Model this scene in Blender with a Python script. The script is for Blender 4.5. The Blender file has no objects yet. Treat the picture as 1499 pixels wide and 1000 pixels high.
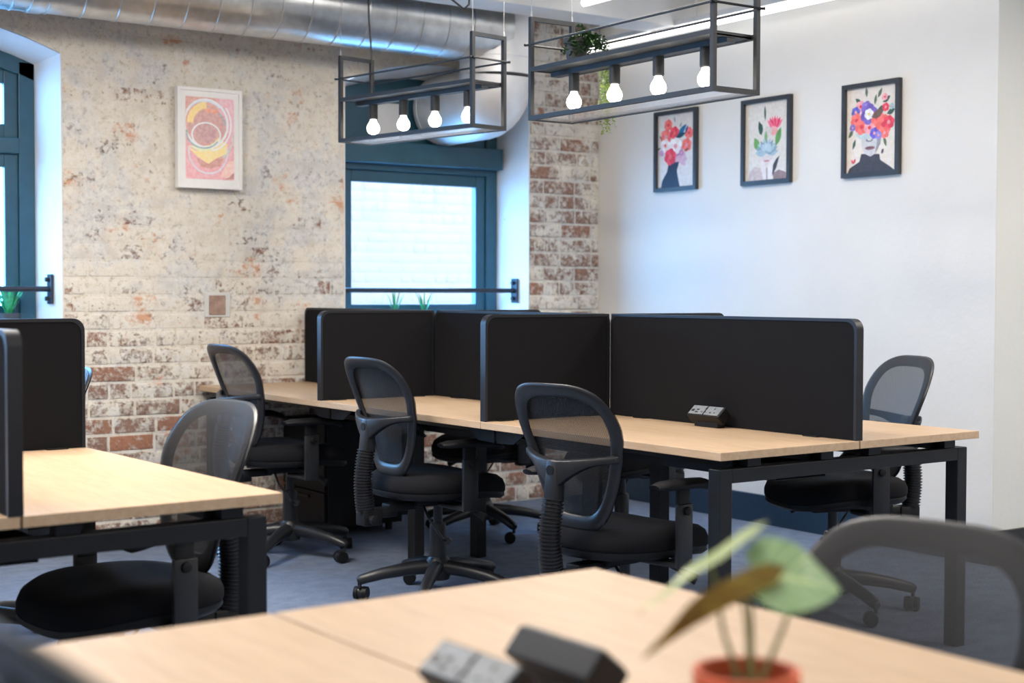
import bpy, bmesh, math, random
from mathutils import Vector, Matrix
from math import sin, cos, pi, radians

random.seed(7)
S = bpy.context.scene
COL = S.collection

# ------------------------------------------------------------------ camera
CAM_H = 1.19
YAW, PIT, ROL, FPX = radians(34.87), radians(1.91), radians(0.14), 2133.0
fw = Vector((sin(YAW) * cos(PIT), cos(YAW) * cos(PIT), -sin(PIT)))
rt = Vector((cos(YAW), -sin(YAW), 0))
up = rt.cross(fw)
rt, up = rt * cos(ROL) + up * sin(ROL), up * cos(ROL) - rt * sin(ROL)
cam = bpy.data.cameras.new('camera')
camo = bpy.data.objects.new('camera', cam)
COL.objects.link(camo)
camo.matrix_world = Matrix(((rt.x, up.x, -fw.x, 0), (rt.y, up.y, -fw.y, 0), (rt.z, up.z, -fw.z, CAM_H), (0, 0, 0, 1)))
cam.sensor_width = 36
cam.lens = FPX / 1499 * 36
cam.clip_start = 0.05
cam.dof.use_dof = True
cam.dof.focus_distance = 5.0
cam.dof.aperture_fstop = 3.1
S.camera = camo

# ------------------------------------------------------------------ world, exposure, lights
w = bpy.data.worlds.new('sky')
S.world = w
w.use_nodes = True
bg = w.node_tree.nodes['Background']
bg.inputs[0].default_value = (0.18, 0.50, 1.0, 1)
bg.inputs[1].default_value = 33.0
S.view_settings.view_transform = 'Standard'
S.view_settings.look = 'None'
S.view_settings.gamma = 1
S.view_settings.use_curve_mapping = False
S.view_settings.exposure = -0.10
S.cycles.use_denoising = True
S.cycles.max_bounces = 8
S.cycles.diffuse_bounces = 5
S.cycles.transparent_max_bounces = 16
S.cycles.sample_clamp_indirect = 6
S.cycles.caustics_reflective = False
S.cycles.caustics_refractive = False


def area_light(name, loc, rot, sx, sy, energy, color, portal=False):
    l = bpy.data.lights.new(name, 'AREA')
    l.shape = 'RECTANGLE'
    l.size, l.size_y = sx, sy
    l.energy = energy
    l.color = color
    l.cycles.is_portal = portal
    o = bpy.data.objects.new(name, l)
    COL.objects.link(o)
    o.location = loc
    o.rotation_euler = rot
    return o


LED = (1.0, 0.93, 0.85)
# daylight comes through the openings of the back wall: sky portals in the window planes
for px in (-0.75, 1.56, 4.25):
    area_light('window_portal', (px, 7.12, 1.7), (radians(-90), 0, 0), 1.25, 1.5, 1, (1, 1, 1), True)
ADDED_LAMPS = [(0.3, 3.4, 36), (0.2, 0.4, 24), (2.6, 1.2, 18), (2.9, -1.2, 40), (5.2, 0.6, 44), (-1.4, 2.2, 36), (2.4, 3.3, 36), (1.1, 4.6, 100),
              (4.9, 2.2, 44), (6.6, 2.2, 40), (3.7, 4.75, 38)]  # out-of-view lamps added to brighten walls and desks

# ------------------------------------------------------------------ materials
MATS = {}


class NT:
    def __init__(s, name):
        s.m = bpy.data.materials.new(name)
        s.m.use_nodes = True
        s.t = s.m.node_tree
        s.b = s.t.nodes['Principled BSDF']

    def n(s, typ, **kw):
        x = s.t.nodes.new(typ)
        for k, v in kw.items():
            setattr(x, k, v)
        return x

    def l(s, a, b):
        s.t.links.new(a, b)

    def pos(s, scale=(1, 1, 1), obj=False):
        src = s.n('ShaderNodeTexCoord').outputs['Object'] if obj else s.n('ShaderNodeNewGeometry').outputs['Position']
        mp = s.n('ShaderNodeMapping')
        mp.inputs['Scale'].default_value = scale
        s.l(src, mp.inputs[0])
        return mp.outputs[0]

    def noise(s, vec, scale, detail=4, rough=0.55):
        x = s.n('ShaderNodeTexNoise')
        x.inputs['Scale'].default_value = scale
        x.inputs['Detail'].default_value = detail
        x.inputs['Roughness'].default_value = rough
        if vec is not None:
            s.l(vec, x.inputs['Vector'])
        return x.outputs['Fac']

    def ramp(s, fac, stops):
        r = s.n('ShaderNodeValToRGB')
        e = r.color_ramp.elements
        while len(e) < len(stops):
            e.new(0.5)
        for i, (p, c) in enumerate(stops):
            e[i].position = p
            e[i].color = c if len(c) == 4 else (*c, 1)
        s.l(fac, r.inputs[0])
        return r.outputs[0]

    def mix(s, fac, a, b, mode='MIX'):
        x = s.n('ShaderNodeMix', data_type='RGBA', blend_type=mode)
        for sock, v in ((x.inputs[0], fac), (x.inputs[6], a), (x.inputs[7], b)):
            if isinstance(v, bpy.types.NodeSocket):
                s.l(v, sock)
            elif isinstance(v, (int, float)):
                sock.default_value = v
            else:
                sock.default_value = (*v, 1)
        return x.outputs[2]

    def math(s, op, a, b=0.0):
        x = s.n('ShaderNodeMath', operation=op)
        for sock, v in ((x.inputs[0], a), (x.inputs[1], b)):
            if isinstance(v, bpy.types.NodeSocket):
                s.l(v, sock)
            else:
                sock.default_value = v
        return x.outputs[0]

    def bump(s, h, strength=0.3, dist=0.01):
        x = s.n('ShaderNodeBump')
        x.inputs['Strength'].default_value = strength
        x.inputs['Distance'].default_value = dist
        s.l(h, x.inputs['Height'])
        s.l(x.outputs[0], s.b.inputs['Normal'])


def simple(name, col, rough=0.5, metal=0.0, var=0.12, scale=40, bump=0.0, spec=0.5, obj=True, bdist=0.002):
    t = NT(name)
    f = t.noise(t.pos(obj=obj), scale, 3)
    c = t.ramp(f, [(0.3, tuple(x * (1 - var) for x in col)), (0.7, tuple(min(1, x * (1 + var)) for x in col))])
    t.l(c, t.b.inputs['Base Color'])
    t.b.inputs['Roughness'].default_value = rough
    t.b.inputs['Metallic'].default_value = metal
    t.b.inputs['Specular IOR Level'].default_value = spec
    if bump:
        t.bump(f, bump, bdist)
    MATS[name] = t.m
    return t


simple('black_plastic', (0.015, 0.0155, 0.018), 0.38, spec=0.5)
simple('dark_plastic', (0.007, 0.007, 0.008), 0.5, spec=0.3)
simple('gaiter_rubber', (0.012, 0.012, 0.014), 0.3, spec=0.6)
simple('black_fabric', (0.008, 0.008, 0.010), 0.95, var=0.3, scale=600, bump=0.3, spec=0.2)
simple('screen_fabric', (0.0085, 0.0086, 0.0105), 0.95, var=0.35, scale=500, bump=0.25, spec=0.15)
simple('screen_trim', (0.012, 0.013, 0.017), 0.4, spec=0.4)
simple('black_steel', (0.009, 0.0095, 0.012), 0.45, spec=0.35)
simple('pendant_steel', (0.018, 0.02, 0.023), 0.5, spec=0.4)
simple('wire_steel', (0.35, 0.36, 0.37), 0.5)
simple('chrome', (0.6, 0.62, 0.65), 0.2, 1.0)
simple('galvanised', (0.60, 0.61, 0.61), 0.30, 0.95, var=0.12, scale=18, bump=0.05)
simple('sheet_metal', (0.86, 0.86, 0.86), 0.5, 0.7, var=0.06, scale=6)
simple('white_paint', (0.76, 0.76, 0.75), 0.55, var=0.03, scale=5)
simple('white_frame', (0.82, 0.81, 0.79), 0.45, var=0.02)
simple('black_frame', (0.03, 0.035, 0.042), 0.4)
simple('teal_frame', (0.020, 0.085, 0.125), 0.4, var=0.1, scale=15)
simple('rail_steel', (0.015, 0.022, 0.035), 0.4)
simple('skirting', (0.014, 0.035, 0.065), 0.4)
simple('dark_skirting', (0.02, 0.021, 0.023), 0.5)
simple('terracotta', (0.62, 0.11, 0.035), 0.6, var=0.12, scale=30)
simple('red_plate', (0.36, 0.24, 0.19), 0.8, var=0.25, scale=30)
simple('soil', (0.03, 0.02, 0.012), 1.0, var=0.5, scale=200, bump=0.8)
simple('grey_pot', (0.035, 0.037, 0.038), 0.6)
simple('stem_green', (0.24, 0.27, 0.10), 0.5)
simple('leaf_dark', (0.03, 0.08, 0.02), 0.5, var=0.5, scale=60)
simple('leaf_lit', (0.34, 0.46, 0.12), 0.5, var=0.4, scale=60)  # yellowish green, with the lit look of the trailing strands in the colour
simple('leaf_window', (0.02, 0.28, 0.10), 0.45, var=0.35, scale=50)
simple('socket_grey', (0.20, 0.22, 0.24), 0.5, var=0.15)
simple('cable_black', (0.02, 0.02, 0.02), 0.5)
simple('white_plastic', (0.75, 0.75, 0.74), 0.4, var=0.02)
simple('outside_ground', (0.35, 0.35, 0.35), 0.9)


def leaf_mat(name, a, b, vein):
    t = NT(name)
    uv = t.n('ShaderNodeUVMap').outputs[0]
    sep = t.n('ShaderNodeSeparateXYZ')
    t.l(uv, sep.inputs[0])
    av = t.math('ABSOLUTE', t.math('SUBTRACT', sep.outputs[0], 0.5))
    mid = t.math('LESS_THAN', av, 0.035)
    side = t.math('FRACT', t.math('MULTIPLY', t.math('SUBTRACT', sep.outputs[1], t.math('MULTIPLY', av, 0.7)), 6.0))
    sv = t.math('LESS_THAN', side, 0.16)
    f = t.noise(t.pos(obj=True), 30, 3)
    c = t.ramp(f, [(0.3, a), (0.7, b)])
    c = t.mix(t.math('MAXIMUM', mid, t.math('MULTIPLY', sv, 0.7)), c, vein)
    t.l(c, t.b.inputs['Base Color'])
    t.b.inputs['Roughness'].default_value = 0.35
    t.b.inputs['Subsurface Weight'].default_value = 0.1
    t.b.inputs['Subsurface Radius'].default_value = (0.01, 0.01, 0.004)
    MATS[name] = t.m


leaf_mat('leaf_pale', (0.20, 0.36, 0.16), (0.34, 0.50, 0.26), (0.55, 0.70, 0.34))
leaf_mat('leaf_brown', (0.15, 0.09, 0.03), (0.36, 0.32, 0.07), (0.42, 0.38, 0.09))
leaf_mat('leaf_olive', (0.26, 0.34, 0.08), (0.42, 0.48, 0.18), (0.50, 0.55, 0.25))


def wood():
    t = NT('beech_top')
    p = t.pos((9.0, 1.0, 9.0))
    g = t.noise(p, 6.0, 6, 0.6)
    fine = t.noise(t.pos((90, 3, 90)), 5.0, 3)
    c = t.ramp(g, [(0.30, (0.44, 0.305, 0.192)), (0.52, (0.505, 0.362, 0.236)), (0.75, (0.56, 0.41, 0.276))])
    c = t.mix(0.18, c, t.ramp(fine, [(0.35, (0.45, 0.27, 0.13)), (0.65, (0.74, 0.51, 0.30))]))
    t.l(c, t.b.inputs['Base Color'])
    t.b.inputs['Roughness'].default_value = 0.45
    MATS['beech_top'] = t.m


def carpet():
    t = NT('carpet')
    p = t.pos()
    a = t.noise(p, 260, 2, 0.7)
    b = t.noise(p, 14, 3)
    c = t.ramp(a, [(0.3, (0.085, 0.11, 0.165)), (0.7, (0.25, 0.30, 0.40))])
    c = t.mix(0.35, c, t.ramp(b, [(0.35, (0.10, 0.13, 0.19)), (0.65, (0.20, 0.25, 0.34))]))
    t.l(c, t.b.inputs['Base Color'])
    t.b.inputs['Roughness'].default_value = 1.0
    t.b.inputs['Specular IOR Level'].default_value = 0.1
    t.bump(a, 0.6, 0.004)
    MATS['carpet'] = t.m


def wash(name, brick, lo, hi, pale=(0.72, 0.665, 0.575), warm=0.5, off=(-0.03, 0.10), dull=0.0):
    """old brick under worn limewash: the wash cover falls from the height band lo..hi downwards"""
    t = NT(name)
    p = t.pos()
    sep = t.n('ShaderNodeSeparateXYZ')
    t.l(p, sep.inputs[0])
    big = t.noise(p, 2.3, 4)
    mid = t.noise(p, 8.0, 6, 0.68)
    fine = t.noise(p, 34.0, 6, 0.75)
    if brick:
        rnd = t.n('ShaderNodeObjectInfo').outputs['Random']
        bc = t.ramp(rnd, [(0.0, (0.50, 0.18, 0.075)), (0.2, (0.27, 0.15, 0.11)), (0.6, (0.34, 0.21, 0.16)), (0.88, (0.22, 0.14, 0.115)), (1.0, (0.56, 0.21, 0.07))])
        bc = t.mix(dull, bc, (0.36, 0.23, 0.19))
        bc = t.mix(0.45, bc, t.ramp(fine, [(0.3, (0.15, 0.09, 0.075)), (0.7, (0.54, 0.33, 0.24))]))
    else:
        bc = t.ramp(mid, [(0.3, (0.34, 0.26, 0.20)), (0.7, (0.50, 0.43, 0.36))])
    bigm = t.math('ADD', t.math('MULTIPLY', big, 0.6), t.math('MULTIPLY', mid, 0.4))
    wc = t.ramp(bigm, [(0.36, (0.56, 0.57, 0.575)), (0.44, (0.63, 0.62, 0.60)), (0.48, pale), (0.56, (0.74, 0.675, 0.56)), (0.61, (0.78, 0.745, 0.68)), (0.66, (0.62, 0.615, 0.60))])
    wc = t.mix(t.ramp(fine, [(0.42, (0, 0, 0)), (0.60, (0.75, 0.75, 0.75))]), wc, (0.82, 0.79, 0.73))
    wc = t.mix(t.ramp(fine, [(0.36, (0.5, 0.5, 0.5)), (0.44, (0, 0, 0))]), wc, (0.40, 0.37, 0.335))
    patch = t.ramp(t.noise(p, 17, 5, 0.7), [(0.55, (0, 0, 0)), (0.62, (1, 1, 1))])
    wc = t.mix(t.math('MULTIPLY', patch, 0.28), wc, (0.42, 0.36, 0.31))
    stain = t.ramp(t.noise(p, 4.6, 6, 0.7), [(0.60, (0, 0, 0)), (0.635, (0.45, 0.45, 0.45)), (0.66, (1, 1, 1))])
    wc = t.mix(t.math('MULTIPLY', stain, 0.75 * warm), wc, (0.62, 0.25, 0.10))
    h = t.n('ShaderNodeMapRange')
    t.l(sep.outputs[2], h.inputs[0])
    for i, v in enumerate((lo, hi, *off)):
        h.inputs[i + 1].default_value = v
    cov = t.math('ADD', t.math('ADD', t.math('MULTIPLY', mid, 0.5), t.math('MULTIPLY', fine, 0.5)), h.outputs[0])
    if brick:
        cov = t.math('ADD', cov, t.math('MULTIPLY', t.math('SUBTRACT', t.n('ShaderNodeObjectInfo').outputs['Random'], 0.5), 0.10))
    else:
        cov = t.math('ADD', cov, 0.10)
    m = t.ramp(cov, [(0.43, (0, 0, 0)), (0.52, (1, 1, 1))])
    c = t.mix(m, bc, wc)
    pit = t.ramp(t.noise(p, 60, 4, 0.7), [(0.31, (1, 1, 1)), (0.37, (0, 0, 0))])
    pit = t.math('MULTIPLY', pit, t.ramp(t.noise(p, 5, 3), [(0.40, (0.12, 0.12, 0.12)), (0.55, (1, 1, 1))]))
    c = t.mix(t.math('MULTIPLY', pit, 0.8), c, (0.11, 0.08, 0.07))
    t.l(c, t.b.inputs['Base Color'])
    t.b.inputs['Roughness'].default_value = 0.9
    t.b.inputs['Specular IOR Level'].default_value = 0.2
    t.bump(t.math('ADD', fine, t.math('MULTIPLY', m, 0.5)), 0.7, 0.008)
    MATS[name] = t.m


wood()
carpet()
wash('washed_brick', True, 0.5, 1.35, dull=0.25, warm=0.95)
wash('lime_mortar', False, 0.2, 1.4)
wash('pier_brick', True, -0.5, 4.2, pale=(0.64, 0.61, 0.57), warm=0.1, off=(-0.02, 0.02), dull=0.55)
wash('pier_mortar', False, -0.5, 3.5, pale=(0.62, 0.60, 0.57), warm=0.0)


def plaster(name, col, chips=True, sc=1.0):
    t = NT(name)
    p = t.pos()
    a = t.noise(p, 3 * sc, 4)
    c = t.ramp(a, [(0.3, tuple(x * 0.94 for x in col)), (0.7, col)])
    f = t.noise(p, 26, 5, 0.65)
    if chips:
        ch = t.ramp(t.noise(p, 13, 5, 0.7), [(0.29, (1, 1, 1)), (0.33, (0, 0, 0))])
        c = t.mix(t.math('MULTIPLY', ch, 0.7), c, (0.34, 0.32, 0.32))
    t.l(c, t.b.inputs['Base Color'])
    t.b.inputs['Roughness'].default_value = 0.75
    t.bump(t.math('ADD', f, t.math('MULTIPLY', a, 2.0)), 0.25, 0.006)
    MATS[name] = t.m


plaster('reveal_plaster', (0.80, 0.80, 0.79))
plaster('white_wall', (0.80, 0.78, 0.735), False, 0.7)
plaster('ceiling_paint', (0.82, 0.82, 0.81), False, 2.0)
plaster('return_wall', (0.66, 0.665, 0.635), False, 0.6)  # greyer than white_wall: the differing light on this face put into the colour
plaster('outside_brick', (0.26, 0.105, 0.059), False)
plaster('outside_mortar', (0.275, 0.111, 0.0625), False)


def emit(name, col, strength):
    t = NT(name)
    t.b.inputs['Base Color'].default_value = (*col, 1)
    t.b.inputs['Emission Color'].default_value = (*col, 1)
    t.b.inputs['Emission Strength'].default_value = strength
    MATS[name] = t.m


emit('bulb_glow', (1.0, 0.93, 0.80), 14.0)
emit('tube_glow', (1.0, 0.98, 0.95), 3.5)


def thin(name, col, trans, rough=0.05, gloss=0.15):
    """see-through sheet: a transparent part, a surface part"""
    t = NT(name)
    out = t.t.nodes['Material Output']
    tr = t.n('ShaderNodeBsdfTransparent')
    mx = t.n('ShaderNodeMixShader')
    t.b.inputs['Base Color'].default_value = (*col, 1)
    t.b.inputs['Roughness'].default_value = rough
    t.l(tr.outputs[0], mx.inputs[1])
    t.l(t.b.outputs[0], mx.inputs[2])
    mx.inputs[0].default_value = 1 - trans
    t.l(mx.outputs[0], out.inputs[0])
    MATS[name] = t.m
    return t, mx


def glass():
    t = NT('window_glass')
    out = t.t.nodes['Material Output']
    tr = t.n('ShaderNodeBsdfTransparent')
    gl = t.n('ShaderNodeBsdfGlossy')
    gl.inputs['Roughness'].default_value = 0.02
    mx = t.n('ShaderNodeMixShader')
    mx.inputs[0].default_value = 0.06
    t.l(tr.outputs[0], mx.inputs[1])
    t.l(gl.outputs[0], mx.inputs[2])
    t.l(mx.outputs[0], out.inputs[0])
    MATS['window_glass'] = t.m


glass()
thin('acrylic', (0.8, 0.82, 0.85), 0.55, 0.15)


def meshcloth():
    t, mx = thin('chair_mesh', (0.011, 0.0115, 0.014), 0.35, 0.6)
    t.b.inputs['Sheen Weight'].default_value = 0.08
    t.b.inputs['Sheen Roughness'].default_value = 0.4
    p = t.pos(obj=True)
    sep = t.n('ShaderNodeSeparateXYZ')
    t.l(p, sep.inputs[0])
    a = t.math('SINE', t.math('MULTIPLY', sep.outputs[1], 900.0))
    b = t.math('SINE', t.math('MULTIPLY', sep.outputs[2], 700.0))
    m = t.math('MULTIPLY', t.math('ADD', t.math('MULTIPLY', a, b), 1.0), 0.5)
    mr = t.n('ShaderNodeMapRange')
    t.l(m, mr.inputs[0])
    mr.inputs[3].default_value = 0.66
    mr.inputs[4].default_value = 0.92
    t.l(mr.outputs[0], mx.inputs[0])


meshcloth()


def print_mat():
    t = NT('art_print')
    a = t.n('ShaderNodeVertexColor', layer_name='Col')
    f = t.noise(t.pos(obj=True), 60, 4)
    c = t.mix(0.22, a.outputs[0], t.ramp(f, [(0.35, (0.25, 0.2, 0.2)), (0.65, (1, 1, 1))]), 'OVERLAY')
    t.l(c, t.b.inputs['Base Color'])
    t.b.inputs['Roughness'].default_value = 0.5
    MATS['art_print'] = t.m


print_mat()


# ------------------------------------------------------------------ mesh helpers
class MB:
    def __init__(s):
        s.bm = bmesh.new()

    def face(s, vs):
        try:
            return s.bm.faces.new(vs)
        except ValueError:
            return None

    def box(s, x0, x1, y0, y1, z0, z1):
        c = [s.bm.verts.new((x, y, z)) for x in (x0, x1) for y in (y0, y1) for z in (z0, z1)]
        for f in ((0, 1, 3, 2), (4, 6, 7, 5), (0, 4, 5, 1), (2, 3, 7, 6), (0, 2, 6, 4), (1, 5, 7, 3)):
            s.face([c[i] for i in f])
        return s

    def bar(s, p0, p1, wdt, hgt, upv=(0, 0, 1), w1=None, h1=None):
        p0, p1 = Vector(p0), Vector(p1)
        d = (p1 - p0).normalized()
        u = Vector(upv)
        if abs(d.dot(u)) > 0.98:
            u = Vector((1, 0, 0))
        side = d.cross(u).normalized()
        u = side.cross(d)
        rings = []
        for p, a, b in ((p0, wdt, hgt), (p1, w1 or wdt, h1 or hgt)):
            rings.append([s.bm.verts.new(p + side * (i * a / 2) + u * (j * b / 2)) for i, j in ((-1, -1), (1, -1), (1, 1), (-1, 1))])
        for i in range(4):
            s.face([rings[0][i], rings[0][(i + 1) % 4], rings[1][(i + 1) % 4], rings[1][i]])
        s.face(rings[0][::-1])
        s.face(rings[1])
        return s

    def tube(s, pts, r, n=10, closed=False, sx=1.0, cap=True, upv=(0, 0, 1)):
        pts = [Vector(p) for p in pts]
        N = len(pts)
        rs = r if isinstance(r, (list, tuple)) else [r] * N
        rings = []
        prev = None
        for i, p in enumerate(pts):
            a = pts[(i - 1) % N] if closed or i > 0 else p
            b = pts[(i + 1) % N] if closed or i < N - 1 else p
            d = (b - a).normalized()
            if prev is None:
                u = Vector(upv)
                if abs(d.dot(u)) > 0.95:
                    u = Vector((1, 0, 0))
                u = (u - d * d.dot(u)).normalized()
            else:
                u = (prev - d * d.dot(prev)).normalized()
            prev = u
            v = d.cross(u)
            rings.append([s.bm.verts.new(p + (u * cos(2 * pi * k / n) + v * (sx * sin(2 * pi * k / n))) * rs[i]) for k in range(n)])
        for i in range(N if closed else N - 1):
            A, B = rings[i], rings[(i + 1) % N]
            for k in range(n):
                s.face([A[k], A[(k + 1) % n], B[(k + 1) % n], B[k]])
        if not closed and cap:
            s.face(rings[0][::-1])
            s.face(rings[-1])
        return s

    def lathe(s, prof, n=20, c=(0, 0, 0)):
        c = Vector(c)
        rings = []
        for r, z in prof:
            if r < 1e-5:
                rings.append([s.bm.verts.new(c + Vector((0, 0, z)))])
            else:
                rings.append([s.bm.verts.new(c + Vector((r * cos(2 * pi * k / n), r * sin(2 * pi * k / n), z))) for k in range(n)])
        for A, B in zip(rings, rings[1:]):
            for k in range(n):
                k2 = (k + 1) % n
                if len(A) == 1 and len(B) > 1:
                    s.face([A[0], B[k], B[k2]])
                elif len(B) == 1 and len(A) > 1:
                    s.face([A[k], A[k2], B[0]])
                elif len(A) > 1:
                    s.face([A[k], A[k2], B[k2], B[k]])
        return s

    def prism(s, pts, off):
        """planar polygon extruded by the vector off"""
        off = Vector(off)
        a = [s.bm.verts.new(Vector(p)) for p in pts]
        b = [s.bm.verts.new(Vector(p) + off) for p in pts]
        n = len(a)
        s.face(a[::-1])
        s.face(b)
        for i in range(n):
            s.face([a[i], a[(i + 1) % n], b[(i + 1) % n], b[i]])
        return s

    def grid(s, fn, nu, nv, uv=False):
        g = [[s.bm.verts.new(fn(i / nu, j / nv)) for j in range(nv + 1)] for i in range(nu + 1)]
        lay = s.bm.loops.layers.uv.verify() if uv else None
        for i in range(nu):
            for j in range(nv):
                f = s.face([g[i][j], g[i + 1][j], g[i + 1][j + 1], g[i][j + 1]])
                if uv and f:
                    for lp, (a, b) in zip(f.loops, ((i, j), (i + 1, j), (i + 1, j + 1), (i, j + 1))):
                        lp[lay].uv = (a / nu, b / nv)
        return s

    def mesh(s, name, mat, smooth=0.6, bevel=0.0, seg=2, weld=False):
        bm = s.bm
        if weld:
            bmesh.ops.remove_doubles(bm, verts=bm.verts, dist=1e-5)
        bmesh.ops.recalc_face_normals(bm, faces=bm.faces)
        if bevel:
            es = [e for e in bm.edges if len(e.link_faces) == 2 and e.calc_face_angle(0) > 0.5]
            bmesh.ops.bevel(bm, geom=es, offset=bevel, segments=seg, affect='EDGES', profile=0.5)
        me = bpy.data.meshes.new(name)
        bm.to_mesh(me)
        bm.free()
        if mat:
            me.materials.append(MATS[mat])
        if smooth:
            for p in me.polygons:
                p.use_smooth = True
            me.set_sharp_from_angle(angle=smooth)
        return me


def link(name, me, parent=None, loc=(0, 0, 0), rz=0.0):
    o = bpy.data.objects.new(name, me)
    COL.objects.link(o)
    o.location = loc
    o.rotation_euler = (0, 0, rz)
    if parent:
        o.parent = parent
    return o


def part(name, mb, mat, parent=None, loc=(0, 0, 0), rz=0.0, **kw):
    return link(name, mb.mesh(name, mat, **kw), parent, loc, rz)


def tag(o, label, cat, group=None):
    o['label'] = label
    o['category'] = cat
    if group:
        o['group'] = group
    return o


def thing(name, label, cat, loc=(0, 0, 0), rz=0.0, group=None):
    return tag(link(name, None, None, loc, rz), label, cat, group)


def struct(o):
    o['kind'] = 'structure'
    return o


# ------------------------------------------------------------------ room shell
CEIL = 2.78
WY = 6.8            # inner face of the brick wall
WT = 0.38           # its thickness
RX = 5.36           # inner face of the white wall
RYE = 4.01          # where the white wall ends

struct(part('floor', MB().box(-3.2, 8.2, -3.6, 7.3, -0.1, 0), 'carpet', smooth=0))
struct(part('ceiling', MB().box(-3.2, 8.2, -3.6, 7.3, CEIL, CEIL + 0.1), 'ceiling_paint', smooth=0))
struct(part('wall_right', MB().box(RX, RX + 0.25, RYE, WY + WT, 0, CEIL), 'white_wall', smooth=0))
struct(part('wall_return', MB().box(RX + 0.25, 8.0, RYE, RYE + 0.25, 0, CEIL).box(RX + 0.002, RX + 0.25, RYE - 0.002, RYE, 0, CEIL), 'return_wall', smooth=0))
struct(part('wall_far_right', MB().box(8.0, 8.2, -3.4, RYE + 0.25, 0, CEIL), 'white_wall', smooth=0))
struct(part('wall_rear', MB().box(-3.0, 8.2, -3.6, -3.4, 0, CEIL), 'white_wall', smooth=0))
struct(part('wall_left', MB().box(-3.2, -3.0, -3.6, WY + WT, 0, CEIL), 'white_wall', smooth=0))
struct(part('baseboard_right', MB().box(RX - 0.016, RX, RYE, WY, 0, 0.15), 'skirting', smooth=0, bevel=0.003))
struct(part('baseboard_return', MB().box(RX - 0.016, 8.0, RYE - 0.018, RYE - 0.002, 0, 0.15), 'dark_skirting', smooth=0, bevel=0.003))


def arch_head(mb, x0, x1, zs, rise, y0, y1):
    """wall above a segmental-arched opening"""
    n = 14
    pts = [(x0, y0, CEIL)]
    for i in range(n + 1):
        t = i / n
        pts.append((x0 + (x1 - x0) * t, y0, zs + rise * (1 - (2 * t - 1) ** 2)))
    pts.append((x1, y0, CEIL))
    mb.prism(pts, (0, y1 - y0, 0))


W1 = (0.95, 2.172)
W2 = (3.665, 4.85)
W3 = (-1.35, -0.15)
SILL = 1.0
SPR, RISE = 2.30, 0.13
back = MB()
back.box(W1[1], W2[0], WY, WY + WT, 0, CEIL)
back.box(W3[1], W1[0], WY, WY + WT, 0, CEIL)
back.box(-3.0, W3[0], WY, WY + WT, 0, CEIL)
for x0, x1 in (W1, W2, W3):
    arch_head(back, x0, x1, SPR, RISE, WY, WY + WT)
for x0, x1 in (W1, W3):
    back.box(x0, x1, WY, WY + WT, 0, SILL)
wall_back = struct(part('wall_back', back, 'lime_mortar', smooth=0))
wall_pier = struct(part('wall_pier', MB().box(W2[1], RX, WY, WY + WT, 0, CEIL), 'pier_mortar', smooth=0))
wall_under = struct(part('wall_sill', MB().box(W2[0], W2[1], WY, WY + WT, 0, SILL), 'pier_mortar', smooth=0))


def brick_mesh(seed, mat):
    """unit brick face (1 x 1 in x and z, depth to y=+1) with a worn, uneven arris"""
    r = random.Random(seed)
    bm = bmesh.new()

    def ring(ins_x, ins_z, y, j):
        pts = [(-.5, -.5), (0, -.5), (.5, -.5), (.5, 0), (.5, .5), (0, .5), (-.5, .5), (-.5, 0)]
        return [bm.verts.new((px * (1 - 2 * ins_x) + r.uniform(-j, j) * 0.4, y + r.uniform(-j, j) * 2, pz * (1 - 2 * ins_z) + r.uniform(-j, j))) for px, pz in pts]
    A = ring(0, 0, 1.0, 0.0)
    B = ring(0.006, 0.02, 0.25, 0.02)
    Cc = ring(0.03, 0.10, 0.0, 0.03)
    for P, Q in ((A, B), (B, Cc)):
        for k in range(8):
            bm.faces.new([P[k], P[(k + 1) % 8], Q[(k + 1) % 8], Q[k]])
    bm.faces.new(Cc)
    bmesh.ops.recalc_face_normals(bm, faces=bm.faces)
    me = bpy.data.meshes.new('brick')
    bm.to_mesh(me)
    bm.free()
    me.materials.append(MATS[mat])
    for p in me.polygons:
        p.use_smooth = True
    return me


def lay_bricks(parent, x0, x1, z0, z1, y, mat, course=0.0835, joint=0.013, proud=0.007, seed=1, skip=None, lens=(0.225, 0.108), topf=None):
    r = random.Random(seed)
    meshes = [brick_mesh(seed * 10 + k, mat) for k in range(5)]
    n = 0
    z = z0
    row = 0
    while z + course * 0.6 < z1:
        x = x0
        head = row % 3 == 2
        first = True
        while x < x1 - 0.02:
            L = lens[1] if (head and r.random() < 0.8) else lens[0] * r.uniform(0.93, 1.06)
            if first and row % 2:
                L = lens[1] * r.uniform(0.9, 1.1)
            first = False
            xe = min(x + L, x1)
            if x1 - xe < 0.05:
                xe = x1
            cx = (x + xe) / 2
            if not (skip and skip(x, xe, z)):
                o = link('brick', r.choice(meshes), parent)
                pr = proud * r.uniform(0.45, 1.2) * (topf(z) if topf else 1)
                o.location = (cx, y - pr, z + course / 2)
                o.scale = ((xe - x) - joint, pr + 0.004, course - joint)
                o.rotation_euler = (0, radians(r.uniform(-0.5, 0.5)), 0)
                n += 1
            x = xe
        z += course
        row += 1
    return n


lay_bricks(wall_back, W1[1] + 0.005, W2[0] - 0.005, 0.004, CEIL - 0.03, WY, 'washed_brick', seed=3, topf=lambda z: 1.0 if z < 0.9 else max(0.30, 1.0 - (z - 0.9) * 1.2))
lay_bricks(wall_pier, W2[1] + 0.005, RX - 0.002, 0.004, CEIL - 0.03, WY, 'pier_brick', seed=5, proud=0.010)
lay_bricks(wall_under, W2[0] + 0.005, W2[1] - 0.005, 0.004, SILL - 0.06, WY, 'pier_brick', seed=8, proud=0.010)

# plastered reveals and sills (pieces of the wall)
YF = 7.05           # window frame plane


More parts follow.
